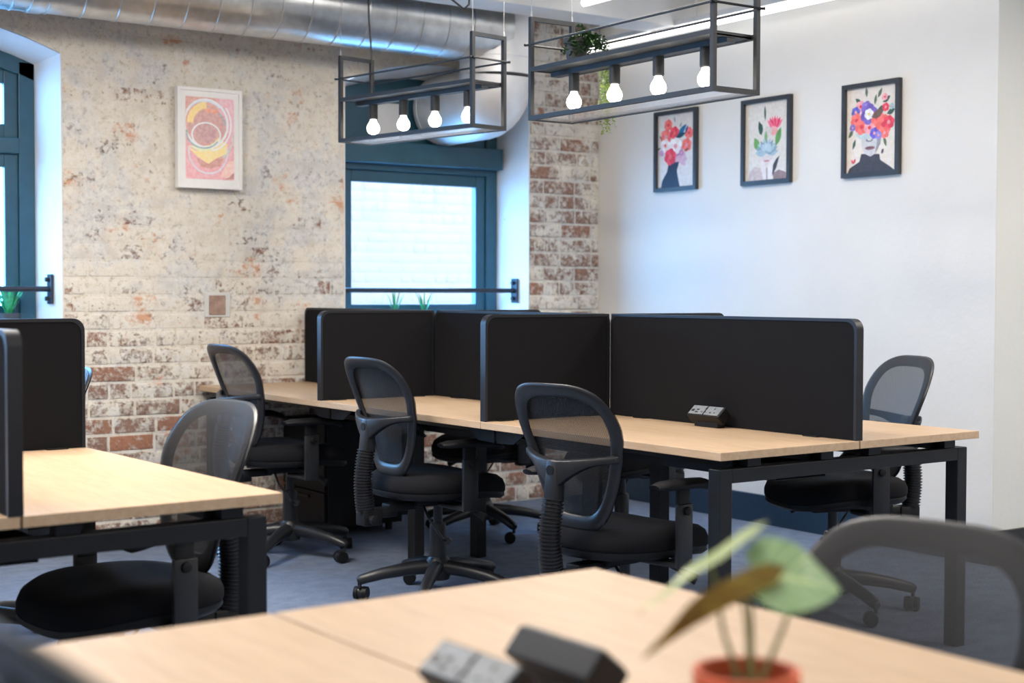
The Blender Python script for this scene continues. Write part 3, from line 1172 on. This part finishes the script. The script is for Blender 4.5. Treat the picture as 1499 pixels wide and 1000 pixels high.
# black drawer pedestal under the far desk
pd = thing('drawer_pedestal', 'black drawer pedestal standing under the far end of the long bench', 'cabinet', (3.30, 6.30, 0))
part('body', MB().box(0, 0.42, 0, 0.46, 0.04, 0.56), 'dark_plastic', pd, smooth=0, bevel=0.004)
for k in range(3):
    dr = part('drawer', MB().box(-0.016, 0, 0.008, 0.452, 0.05 + k * 0.17, 0.05 + k * 0.17 + 0.162), 'dark_plastic', pd, smooth=0, bevel=0.003)
    part('handle', MB().box(-0.024, -0.016, 0.16, 0.30, 0.05 + k * 0.17 + 0.125, 0.05 + k * 0.17 + 0.14), 'black_steel', dr, smooth=0, bevel=0.002)
for x in (0.05, 0.37):
    for y in (0.05, 0.41):
        part('foot', MB().tube([(x, y, 0), (x, y, 0.04)], 0.018, 10), 'dark_plastic', pd)


# ------------------------------------------------------------------ power units
def power_unit(label, x, y, rz, group='desktop power units'):
    """tilted socket block; local: long along y, socket face looks up and to -x"""
    t = thing('power_unit', label, 'power unit', (x, y, DT), rz, group)
    L = 0.078
    A = radians(40)
    e1 = Vector((cos(A), 0, sin(A)))       # up the sloping socket face
    e2 = Vector((sin(A), 0, -cos(A)))      # into the block
    o = Vector((-0.034, -L, 0.040))
    W_, D_ = 0.050, 0.040
    q = [o, o + e1 * W_, o + e1 * W_ + e2 * D_, o + e2 * D_]
    part('body', MB().prism(q, (0, 2 * L, 0)), 'dark_plastic', t, smooth=0, bevel=0.004)
    n = -e2
    f0 = o + n * 0.0004
    fc = MB()
    for a, b in ((0.006, L - 0.003), (L + 0.003, 2 * L - 0.006)):
        b0 = f0 + Vector((0, a, 0)) + e1 * 0.005
        b1 = f0 + Vector((0, b, 0)) + e1 * 0.005
        fc.prism([b0, b1, b1 + e1 * 0.041, b0 + e1 * 0.041], n * 0.002)
    part('socket_plate', fc, 'socket_grey', t, smooth=0)
    ho = MB()

    def hole(s, u, ws, wu):
        c0 = f0 + n * 0.0022 + Vector((0, s - ws / 2, 0)) + e1 * (u - wu / 2)
        ho.prism([c0, c0 + Vector((0, ws, 0)), c0 + Vector((0, ws, 0)) + e1 * wu, c0 + e1 * wu], n * 0.0006)
    for s0 in (L * 0.5, L * 1.05):
        hole(s0, 0.035, 0.004, 0.007)
        hole(s0 - 0.010, 0.017, 0.006, 0.004)
        hole(s0 + 0.010, 0.017, 0.006, 0.004)
    hole(L * 1.48, 0.027, 0.012, 0.006)
    hole(L * 1.48, 0.015, 0.012, 0.006)
    hole(L * 1.76, 0.022, 0.013, 0.010)
    part('socket_hole', ho, 'cable_black', t, smooth=0)['kind'] = 'stuff'
    part('foot', MB().box(-0.015, 0.02, -L * 0.75, L * 0.75, 0, 0.040), 'dark_plastic', t, smooth=0, bevel=0.003)
    return t


power_unit('small black power unit beside the lengthwise screen on the near desk', 3.42, 3.72, MRZ)
power_unit('blurred black power unit with sockets facing us in the foreground', 0.865, 1.30, FRZ)
power_unit('blurred black power unit turned away in the foreground, plain back showing', 0.985, 1.31, FRZ + pi)


# ------------------------------------------------------------------ plants
def leaf_grid(p0, direc, upv, L, W, droop=0.3, fold=0.15, heart=True, n=12):
    """heart shaped blade from its base p0"""
    p0 = Vector(p0)
    d_ = Vector(direc).normalized()
    u_ = Vector(upv)
    u_ = (u_ - d_ * u_.dot(d_)).normalized()
    s_ = d_.cross(u_)

    def fn(a, b):
        e = (a - 0.5) * 2
        wv = W * (sin(pi * min(1, b * 0.97 + 0.03) ** 0.62) ** 0.85) * 0.5 if heart else W * sin(pi * b) ** 0.7 * 0.5
        lobe = -0.12 * L * abs(e) * (1 - b) ** 2 if heart else 0
        return p0 + d_ * (L * b + lobe) + s_ * (wv * e) + u_ * (-droop * L * b * b + fold * wv * abs(e) + 0.0015 * sin(b * 14) * abs(e))
    return MB().grid(fn, n, n, uv=True)


PX, PY = 0.955, 0.985
pp = thing('potted_plant', 'blurred leafy plant in an orange terracotta pot in the foreground', 'plant', (PX, PY, DT))
pot = MB().lathe([(0, 0.002), (0.034, 0.002), (0.036, 0.006), (0.046, 0.082), (0.0495, 0.082), (0.0505, 0.108), (0.0445, 0.108), (0.0425, 0.088), (0, 0.088)], 32)
part('pot', pot, 'terracotta', pp)
part('soil', MB().lathe([(0.0424, 0.089), (0.03, 0.093), (0, 0.096)], 20), 'soil', pp)
R2 = Vector((rt.x, rt.y, 0)).normalized()
F2v = Vector((fw.x, fw.y, 0)).normalized()


def pl(r, f, z):
    """point round the pot: r to the right, f away, z over the desk"""
    q = R2 * r + F2v * f
    return (q.x, q.y, z)


for (name, mat, base, dirv, upv, L, W, dr, fo) in (
    ('leaf', 'leaf_pale', pl(0.010, 0.01, 0.197), (R2 * 0.95 + F2v * 0.10 + Vector((0, 0, -0.12))), (-F2v * 0.75 + Vector((0, 0, 0.66))), 0.088, 0.082, 0.18, 0.1),
    ('leaf', 'leaf_brown', pl(0.024, -0.01, 0.190), (-R2 * 0.92 + Vector((0, 0, -0.42))), (F2v * 0.5 + Vector((0, 0, 0.75))), 0.140, 0.062, 0.10, 0.45),
    ('leaf', 'leaf_olive', pl(0.010, 0.02, 0.232), (-R2 * 0.80 + F2v * 0.1 + Vector((0, 0, -0.52))), (-R2 * 0.6 + Vector((0, 0, 0.9))), 0.135, 0.045, 0.06, 0.15)):
    part(name, leaf_grid(base, dirv, upv, L, W, dr, fo), mat, pp, smooth=1.5)
for a, b, c in ((pl(0.004, 0, 0.09), pl(0.001, 0.0, 0.14), pl(-0.006, -0.01, 0.178)),
                (pl(0.012, 0.004, 0.09), pl(0.034, 0.01, 0.14), pl(0.05, 0.012, 0.185)),
                (pl(-0.004, 0.006, 0.09), pl(-0.02, 0.012, 0.14), pl(-0.03, 0.02, 0.200)),
                (pl(0.006, 0.004, 0.09), pl(0.006, 0.01, 0.15), pl(0.003, 0.012, 0.20))):
    part('stem', MB().tube([a, b, c], [0.003, 0.0024, 0.0018], 8), 'stem_green', pp)


def sprig_mesh(mb, p, length, r, drop):
    """one trailing or upright sprig of small leaflets"""
    p = Vector(p)
    d_ = Vector((r.uniform(-1, 1), r.uniform(-1, 1), 0.4 if drop else 1.2)).normalized()
    n = int(length / 0.010)
    for i in range(n):
        if drop:
            d_ = (d_ + Vector((0, 0, -0.22)) + Vector((r.uniform(-.2, .2), r.uniform(-.2, .2), 0))).normalized()
        p = p + d_ * 0.010
        for s in range(2):
            a = Vector((r.uniform(-1, 1), r.uniform(-1, 1), r.uniform(-0.7, 0.6))).normalized()
            b = a.cross(Vector((0.3, 0.2, 1))).normalized()
            L = r.uniform(0.012, 0.021)
            vs = [mb.bm.verts.new(q) for q in (p, p + a * L * .5 + b * L * .35, p + a * L, p + a * L * .5 - b * L * .35)]
            mb.face(vs)


def window_plant(label, x, y, n, L, seed, wide=0.3, wl=0.017):
    r = random.Random(seed)
    t = thing('window_plant', label, 'plant', (x, y, SILL + 0.004))
    part('pot', MB().lathe([(0, 0), (0.04, 0), (0.052, 0.085), (0.046, 0.085), (0.044, 0.075), (0, 0.075)], 20), 'grey_pot', t)
    for k in range(n):
        a = 2 * pi * k / n + r.uniform(-.3, .3)
        sp = r.uniform(0.15, wide)
        dv = Vector((cos(a) * sp, sin(a) * sp, 1))
        part('leaf', leaf_grid((0.012 * cos(a), 0.012 * sin(a), 0.074), dv, Vector((cos(a), sin(a), -0.2)) * -1, L * r.uniform(0.75, 1.05), wl, 0.18, 0.2, False, 5), 'leaf_window', t, smooth=1.5)


# ------------------------------------------------------------------ pendant shelf lights
def pendant(label, x, y, z, rz, L, W_, wires):
    """local: y along, x across, z=0 the underside"""
    t = thing('pendant_shelf_lamp', label, 'lamp', (x, y, z), rz, 'hanging shelf lamps')
    b = 0.017
    HT, SHF, RL = 0.405, 0.190, 0.295
    m = 'pendant_steel'
    for s in (-1, 1):
        y0 = s * L / 2
        fm = MB()
        for xx in (-W_ / 2, W_ / 2):
            fm.box(xx - b / 2, xx + b / 2, y0 - b / 2, y0 + b / 2, 0, HT)
        for zz in (b / 2, HT - b / 2):
            fm.box(-W_ / 2 + b / 2, W_ / 2 - b / 2, y0 - b / 2, y0 + b / 2, zz - b / 2, zz + b / 2)
        part('end_frame', fm, m, t, smooth=0)
    for xx in (-W_ / 2, W_ / 2):
        part('long_bar', MB().box(xx - b / 2, xx + b / 2, -L / 2 + b / 2, L / 2 - b / 2, 0, b), m, t, smooth=0)
    sh = MB()
    for xx in (-W_ / 2, W_ / 2):
        sh.box(xx - b / 2, xx + b / 2, -L / 2 + b / 2, L / 2 - b / 2, SHF, SHF + b)
    for s in (-1, 1):
        sh.box(-W_ / 2 + b / 2, W_ / 2 - b / 2, s * (L / 2 - b), s * (L / 2 - b) + b * (0.5 if s > 0 else 0.5), SHF, SHF + b)
    part('shelf_frame', sh, m, t, smooth=0)
    part('shelf_plate', MB().box(-W_ / 2 + b / 2, W_ / 2 - b / 2, -L / 2 + b, L / 2 - b, SHF + 0.003, SHF + 0.008), m, t, smooth=0)
    part('lamp_bar', MB().box(-0.02, 0.02, -L / 2 + 0.02, L / 2 - 0.02, SHF - 0.016, SHF + 0.003), m, t, smooth=0)
    rb = 0.0045
    rr = W_ / 2 + b / 2 + rb
    ex = L / 2 + 0.012
    part('guard_loop', MB().tube([(-rr, -ex - .012, RL), (-rr, ex + .012, RL)], rb, 8).tube([(rr, -ex - .012, RL), (rr, ex + .012, RL)], rb, 8).tube([(-rr - .012, -ex, RL), (rr + .012, -ex, RL)], rb, 8).tube([(-rr - .012, ex, RL), (rr + .012, ex, RL)], rb, 8), m, t)
    part('base_sheet', MB().box(-W_ / 2 + b / 2, W_ / 2 - b / 2, -L / 2 + b / 2, L / 2 - b / 2, 0.002, 0.006), 'acrylic', t, smooth=0)
    for k in range(4):
        yy = -0.36 * L + 0.24 * L * k
        ho = part('lamp_holder', MB().lathe([(0, SHF - 0.016), (0.021, SHF - 0.016), (0.021, SHF - 0.082), (0.017, SHF - 0.086), (0, SHF - 0.086)], 16, (0, yy, 0)), m, t)
        bu = MB().lathe([(0, 0.104), (0.0135, 0.104), (0.0135, 0.094), (0.018, 0.085), (0.027, 0.070), (0.0295, 0.058), (0.0275, 0.046), (0.021, 0.036), (0.011, 0.031), (0, 0.030)], 20, (0, yy, 0.006))
        part('bulb', bu, 'bulb_glow', t, smooth=1.2)
    for (sx_, sy_) in ((-1, -1), (1, -1), (-1, 1), (1, 1)):
        part('wire', MB().tube([(sx_ * W_ / 2, sy_ * L / 2, HT), (sx_ * W_ / 2, sy_ * L / 2, CEIL - z)], 0.001, 6), 'wire_steel', t)
        part('wire_grip', MB().tube([(sx_ * W_ / 2, sy_ * L / 2, HT), (sx_ * W_ / 2, sy_ * L / 2, HT + 0.02)], 0.0035, 8), 'wire_steel', t)
    if wires:
        part('power_cord', MB().tube([(0.075, L / 2 - 0.02, 0.20), (0.085, L / 2 - 0.01, 0.42), (0.075, L / 2, 0.62), (0.07, L / 2, CEIL - z)], 0.004, 8), 'cable_black', t)
    return t


P2Z = 1.868
pendant('black shelf lamp with four bulbs and trailing plant, hanging over near desks', 3.452, 4.16, P2Z, 0, 1.045, 0.20, False)
p1dir = math.atan2(-(6.10 - 5.21), -(3.26 - 3.41))
pendant('black shelf lamp with four bulbs hanging before the middle window', 3.425, 5.652, 1.892, radians(9.6), 0.905, 0.185, True)

# plant pot on the pendant shelf
hp = thing('trailing_plant', 'dark grey pot with trailing greenery on the right shelf lamp', 'plant', (3.45, 4.52, P2Z + 0.199))
part('pot', MB().lathe([(0, 0), (0.034, 0), (0.046, 0.088), (0.049, 0.088), (0.050, 0.108), (0.044, 0.108), (0.043, 0.098), (0, 0.098)], 24), 'grey_pot', hp)
r = random.Random(4)
mb = MB()
for k in range(26):
    a = 2 * pi * k / 26
    sprig_mesh(mb, (0.03 * cos(a) + 0.02 * R2.x, 0.03 * sin(a) + 0.02 * R2.y, 0.10), r.uniform(0.05, 0.13), r, True)
for k in range(46):
    sprig_mesh(mb, (0.05 * R2.x + r.uniform(-.022, .022), 0.05 * R2.y + r.uniform(-.022, .022), r.uniform(0.095, 0.125)), r.uniform(0.07, 0.12), r, True)
part('foliage', mb, 'leaf_dark', hp, smooth=0)['kind'] = 'stuff'
mb = MB()
for k in range(24):
    p = Vector((0.128 + r.uniform(-.012, .012), -0.03 + r.uniform(-.03, .03), 0.04))
    n = int(r.uniform(16, 26))
    for i in range(n):
        p = p + Vector((r.uniform(-.003, .003), r.uniform(-.003, .003), -0.0115))
        for s in range(2):
            a = Vector((r.uniform(-1, 1), r.uniform(-1, 1), r.uniform(-1, 0.2))).normalized()
            b_ = a.cross(Vector((0.3, 0.2, 1))).normalized()
            L = r.uniform(0.008, 0.014)
            mb.face([mb.bm.verts.new(q) for q in (p, p + a * L * .5 + b_ * L * .35, p + a * L, p + a * L * .5 - b_ * L * .35)])
part('trailing_strands', mb, 'leaf_lit', hp, smooth=0)['kind'] = 'stuff'

window_plant('bright green leafy plant on the left window sill', 1.98, 6.985, 24, 0.16, 3, 0.38)
window_plant('thin grassy plant on the middle window sill, left of its twin', 4.08, 6.99, 8, 0.145, 5, 0.3, 0.009)
window_plant('thin grassy plant on the middle window sill, right of its twin', 4.27, 6.99, 8, 0.14, 9, 0.4, 0.009)


# ------------------------------------------------------------------ pictures
class Art:
    """flat print drawn with coloured polygons in a 0..1 x 0..1 sheet"""
    def __init__(s, bgc):
        s.it = [([(0, 0), (1, 0), (1, 1), (0, 1)], bgc)]

    def poly(s, pts, c):
        s.it.append((pts, c))
        return s

    def ell(s, x, y, rx, ry, c, n=18, rot=0.0):
        pts = []
        for k in range(n):
            a = 2 * pi * k / n
            u, v_ = rx * cos(a), ry * sin(a)
            pts.append((x + u * cos(rot) - v_ * sin(rot), y + u * sin(rot) + v_ * cos(rot)))
        return s.poly(pts, c)

    def arc(s, x, y, rx, ry, wd, a0, a1, c, n=24):
        for k in range(n):
            t0, t1 = radians(a0 + (a1 - a0) * k / n), radians(a0 + (a1 - a0) * (k + 1) / n)
            s.poly([(x + rx * cos(t0), y + ry * sin(t0)), (x + rx * cos(t1), y + ry * sin(t1)),
                    (x + (rx - wd) * cos(t1), y + (ry - wd * ry / rx) * sin(t1)), (x + (rx - wd) * cos(t0), y + (ry - wd * ry / rx) * sin(t0))], c)
        return s

    def flower(s, x, y, rad, c, c2, asp=0.72, n=6, ph=0.3):
        for k in range(n):
            a = 2 * pi * k / n + ph
            s.ell(x + rad * 0.55 * cos(a), y + rad * 0.55 * asp * sin(a), rad * 0.5, rad * 0.5 * asp, c if k % 2 else tuple(min(1, v_ * 1.2 + .02) for v_ in c), 10)
        return s.ell(x, y, rad * 0.3, rad * 0.3 * asp, c2, 8)

    def leaf(s, x, y, L, wd, ang, c):
        d0 = (cos(radians(ang)), sin(radians(ang)) * 0.75)
        nx, ny = -d0[1], d0[0]
        pts = []
        for k in range(9):
            t = k / 8
            pts.append((x + d0[0] * L * t + nx * wd * sin(pi * t), y + d0[1] * L * t + ny * wd * sin(pi * t)))
        for k in range(7, 0, -1):
            t = k / 8
            pts.append((x + d0[0] * L * t - nx * wd * sin(pi * t), y + d0[1] * L * t - ny * wd * sin(pi * t)))
        return s.poly(pts, c)

    def mesh(s, fn):
        bm = bmesh.new()
        cols = []
        for i, (pts, c) in enumerate(s.it):
            vs = [bm.verts.new(fn(min(1, max(0, u)), min(1, max(0, v_)), i * 0.000012)) for u, v_ in pts]
            try:
                bm.faces.new(vs)
                cols.append(c)
            except ValueError:
                pass
        me = bpy.data.meshes.new('print')
        bm.to_mesh(me)
        bm.free()
        at = me.color_attributes.new('Col', 'FLOAT_COLOR', 'CORNER')
        for p in me.polygons:
            for li in p.loop_indices:
                at.data[li].color = (*cols[p.index], 1)
        me.materials.append(MATS['art_print'])
        return me


def lin(r_, g_, b_):
    f = lambda c: (c / 255 / 12.92) if c / 255 <= 0.04045 else ((c / 255 + 0.055) / 1.055) ** 2.4
    return (f(r_), f(g_), f(b_))


CREAM = lin(226, 218, 210)
CORAL, PINK, RED = lin(240, 110, 100), lin(238, 160, 165), lin(225, 60, 80)
# profile head with flowers
a1 = Art(CREAM)
a1.poly([(.08, 0), (.12, .10), (.25, .22), (.30, .36), (.58, .34), (.52, .22), (.56, .10), (.60, 0)], lin(28, 40, 62))
a1.poly([(.36, .34), (.45, .42), (.60, .50), (.74, .46), (.76, .40), (.80, .37), (.74, .33), (.76, .29), (.68, .28), (.58, .34)], lin(215, 170, 185))
a1.ell(.5, .50, .16, .08, lin(170, 120, 150))
for x, y, rd, c, c2 in ((.28, .86, .11, CORAL, RED), (.22, .70, .15, CORAL, PINK), (.45, .74, .13, RED, CORAL), (.20, .58, .13, lin(240, 225, 222), CORAL), (.48, .56, .17, lin(245, 232, 228), PINK),
                        (.34, .42, .16, RED, CORAL), (.78, .56, .13, CORAL, PINK), (.84, .72, .11, CORAL, RED), (.64, .46, .07, lin(180, 130, 170), PINK), (.10, .48, .06, lin(190, 150, 190), PINK)):
    a1.flower(x, y, rd, c, c2)
a1.leaf(.52, .68, .34, .05, 40, lin(30, 110, 150)).leaf(.48, .68, .28, .035, 12, lin(20, 70, 90)).leaf(.74, .72, .16, .03, 60, lin(50, 60, 130))
for x, y, an in ((.10, .66, 120), (.08, .56, 200), (.72, .48, 20), (.60, .80, 70), (.46, .88, 95)):
    a1.leaf(x, y, .12, .014, an, lin(70, 80, 80))
# cactus head on hands
a2 = Art(lin(224, 217, 205))
a2.poly([(.06, 0), (.10, .12), (.22, .18), (.36, .16), (.44, 0)], lin(205, 185, 180)).poly([(.66, 0), (.64, .08), (.78, .12), (.94, .08), (.95, 0)], lin(150, 125, 120))
a2.poly([(.60, .02), (.62, .16), (.72, .26), (.80, .30), (.72, .14)], lin(60, 55, 58))
a2.ell(.50, .26, .17, .09, lin(225, 212, 208))
a2.poly([(.42, 0), (.38, .16), (.36, .26), (.44, .24), (.48, .14), (.50, 0)], lin(232, 222, 218)).poly([(.52, 0), (.54, .14), (.58, .24), (.66, .27), (.64, .14), (.62, 0)], lin(238, 230, 226))
a2.poly([(.495, 0), (.49, .16), (.515, .16), (.52, 0)], lin(150, 125, 125))
a2.ell(.50, .245, .07, .012, lin(200, 130, 135))
a2.leaf(.46, .76, .26, .028, 92, lin(40, 75, 60)).leaf(.38, .58, .26, .06, 105, lin(35, 65, 50)).ell(.36, .66, .05, .07, lin(45, 80, 60))
for k, (x, y) in enumerate(((.60, .70), (.70, .78), (.78, .74), (.66, .74), (.74, .70), (.82, .78), (.62, .76))):
    a2.leaf(.68, .64, .24, .035, 40 + k * 16, RED if k % 2 else lin(245, 110, 140))
a2.ell(.66, .62, .09, .06, lin(240, 170, 165)).ell(.52, .62, .10, .07, lin(215, 205, 195))
a2.leaf(.70, .42, .34, .075, 68, lin(100, 155, 75)).leaf(.32, .38, .26, .08, 115, lin(110, 165, 85)).leaf(.48, .48, .2, .05, 90, lin(130, 170, 110))
for k in range(11):
    a2.leaf(.50, .34, .27, .045, 5 + k * 17, lin(135, 160, 175) if k % 2 else lin(165, 190, 200))
for k in range(6):
    a2.leaf(.50, .38, .15, .035, 20 + k * 28, lin(185, 205, 212))
# face with flower crown
a3 = Art(lin(232, 222, 210))
a3.poly([(.02, 0), (.06, .06), (.26, .13), (.30, .22), (.66, .20), (.68, .13), (.86, .05), (.96, 0)], lin(62, 58, 64))
a3.poly([(.30, .44), (.30, .32), (.36, .22), (.48, .18), (.58, .21), (.68, .32), (.70, .46)], lin(205, 205, 206))
a3.poly([(.58, .21), (.68, .32), (.70, .46), (.62, .42), (.60, .30)], lin(150, 150, 154))
a3.ell(.47, .28, .10, .022, lin(150, 105, 112)).ell(.46, .285, .09, .006, lin(95, 65, 72)).ell(.46, .375, .07, .022, lin(120, 120, 124)).ell(.46, .385, .045, .02, lin(210, 210, 210))
a3.ell(.35, .46, .16, .07, lin(190, 210, 210))
for k, (x, y) in enumerate(((.40, .88), (.30, .80), (.62, .86), (.72, .80), (.56, .78), (.80, .66), (.14, .52), (.18, .40), (.74, .40), (.62, .72))):
    a3.leaf(x, y, .17, .035, (95, 140, 60, 30, 80, 20, 230, 250, 290, 10)[k], lin(60, 90, 75) if k % 2 else lin(90, 110, 85))
for x, y, rd, c, c2 in ((.28, .78, .10, PINK, RED), (.18, .72, .09, lin(90, 90, 180), PINK), (.40, .76, .11, lin(130, 110, 190), PINK), (.20, .62, .12, CORAL, RED), (.30, .54, .13, CORAL, RED), (.46, .52, .11, PINK, RED),
                        (.45, .68, .17, lin(110, 90, 175), lin(235, 230, 200)), (.62, .62, .13, CORAL, RED), (.74, .54, .16, CORAL, RED), (.84, .56, .11, RED, PINK), (.76, .44, .09, CORAL, PINK), (.78, .74, .07, RED, PINK),
                        (.76, .86, .06, PINK, RED), (.12, .54, .06, lin(120, 110, 180), PINK), (.56, .45, .09, lin(95, 85, 190), PINK), (.64, .42, .07, lin(140, 130, 205), PINK), (.90, .74, .05, lin(150, 190, 190), PINK)):
    a3.flower(x, y, rd, c, c2)
a3.flower(.45, .68, .09, lin(235, 235, 240), lin(230, 200, 110))
a3.leaf(.50, .64, .26, .05, 20, lin(110, 85, 75)).leaf(.14, .11, .08, .02, 120, RED).leaf(.14, .11, .09, .02, 60, RED).leaf(.70, .20, .09, .025, 60, lin(90, 85, 90))


def wall_picture(label, art, y0, y1, z0, z1):
    """black framed print on the white wall: y0 is the edge nearer the brick wall"""
    t = thing('framed_print', label, 'picture', (RX, (y0 + y1) / 2, (z0 + z1) / 2), 0, 'black framed prints on the white wall')
    hw, hh = (y0 - y1) / 2, (z1 - z0) / 2
    b = 0.022
    fr = MB()
    fr.box(-0.025, 0, -hw, -hw + b, -hh, hh).box(-0.025, 0, hw - b, hw, -hh, hh)
    fr.box(-0.025, 0, -hw + b, hw - b, -hh, -hh + b).box(-0.025, 0, -hw + b, hw - b, hh - b, hh)
    part('frame', fr, 'black_frame', t, smooth=0)
    part('backing', MB().box(-0.008, 0, -hw + b, hw - b, -hh + b, hh - b), 'dark_plastic', t, smooth=0)
    W_, H_ = 2 * (hw - b), 2 * (hh - b)
    link('print', art.mesh(lambda u, v_, o: (-0.0085 - o, hw - b - u * W_, -hh + b + v_ * H_)), t)


wall_picture('black framed print of a profile head made of flowers, leftmost of three', a1, 6.275, 5.925, 1.755, 2.20)
wall_picture('black framed print of cactus and pink flower over two hands, the middle one', a2, 5.578, 5.226, 1.750, 2.192)
wall_picture('black framed print of a face crowned with purple and coral flowers', a3, 4.884, 4.534, 1.746, 2.191)

# white box-framed abstract on the brick wall
ab = Art(lin(240, 150, 160))
ab.poly([(0, .55), (.5, .5), (.9, .75), (.6, 1), (0, 1)], lin(225, 140, 120)).poly([(.6, .55), (1, .6), (1, 1), (.7, 1)], lin(240, 165, 180))
ab.ell(.45, .62, .40, .28, lin(205, 130, 120)).ell(.42, .58, .22, .13, lin(190, 120, 120))
ab.arc(.46, .66, .44, .29, .13, 95, 175, lin(255, 215, 95)).arc(.5, .7, .32, .17, .10, 20, 110, lin(240, 130, 80)).arc(.5, .66, .34, .2, .06, 5, 60, lin(160, 150, 165))
ab.poly([(.02, .40), (.20, .34), (.45, .37), (.68, .52), (.86, .44), (.84, .32), (.62, .26), (.46, .19), (.24, .27)], lin(255, 225, 120)).poly([(.22, .26), (.46, .19), (.62, .25), (.8, .30), (.72, .17), (.5, .13), (.3, .15)], lin(205, 110, 85))
ab.poly([(.70, .04), (1, 0), (1, .25), (.86, .22)], lin(250, 190, 175)).poly([(.78, 0), (1, .02), (1, .1), (.9, .04)], lin(190, 90, 70))
ab.poly([(.05, .40), (.30, .33), (.55, .36), (.68, .50), (.5, .42), (.3, .40)], lin(235, 240, 180))
for x, y, rx, ry, wd, a0, a1_, c in ((.42, .68, .47, .31, .045, 0, 360, (236, 240, 246)), (.42, .54, .31, .16, .035, 0, 360, (240, 240, 244)), (.36, .56, .36, .19, .035, 170, 330, (130, 160, 165)),
                                     (.46, .34, .42, .28, .035, 170, 375, (228, 215, 228)), (.46, .68, .49, .34, .03, 280, 400, (245, 245, 250)), (.52, .52, .46, .30, .025, 300, 370, (190, 215, 205)), (.40, .74, .40, .22, .03, 40, 140, (215, 225, 240))):
    ab.arc(x, y, rx, ry, wd, a0, a1_, lin(*c))
ab.it = [(q, tuple(0.72 * v_ + 0.28 * 0.86 for v_ in c)) for q, c in ab.it]
t = thing('framed_abstract', 'white box framed pink abstract print with rings on the brick wall', 'picture', (0, WY, 0))
X0, X1, Z0, Z1 = 2.725, 3.062, 1.70, 2.19
Y1 = -0.012
b = 0.016
fr = MB()
fr.box(X0, X0 + b, -0.052, Y1, Z0, Z1).box(X1 - b, X1, -0.052, Y1, Z0, Z1).box(X0 + b, X1 - b, -0.052, Y1, Z0, Z0 + b).box(X0 + b, X1 - b, -0.052, Y1, Z1 - b, Z1)
part('frame', fr, 'white_frame', t, smooth=0)
part('mount_board', MB().box(X0 + b, X1 - b, -0.045, Y1, Z0 + b, Z1 - b), 'white_frame', t, smooth=0)
mx, mz = 0.042, 0.045
link('print', ab.mesh(lambda u, v_, o: (X0 + mx + u * (X1 - X0 - 2 * mx), -0.0455 - o, Z0 + mz + v_ * (Z1 - Z0 - 2 * mz))), t)
# square blanking plate on the brick wall
bp = thing('blanking_plate', 'small square grey plate with reddish centre on the brick wall below the abstract', 'plate', (2.945, WY, 1.128))
part('surround', MB().box(-0.068, 0.068, -0.010, -0.001, -0.062, 0.062), 'return_wall', bp, smooth=0, bevel=0.003)
part('centre', MB().box(-0.046, 0.040, -0.016, -0.008, -0.050, 0.046), 'red_plate', bp, smooth=0, bevel=0.003)
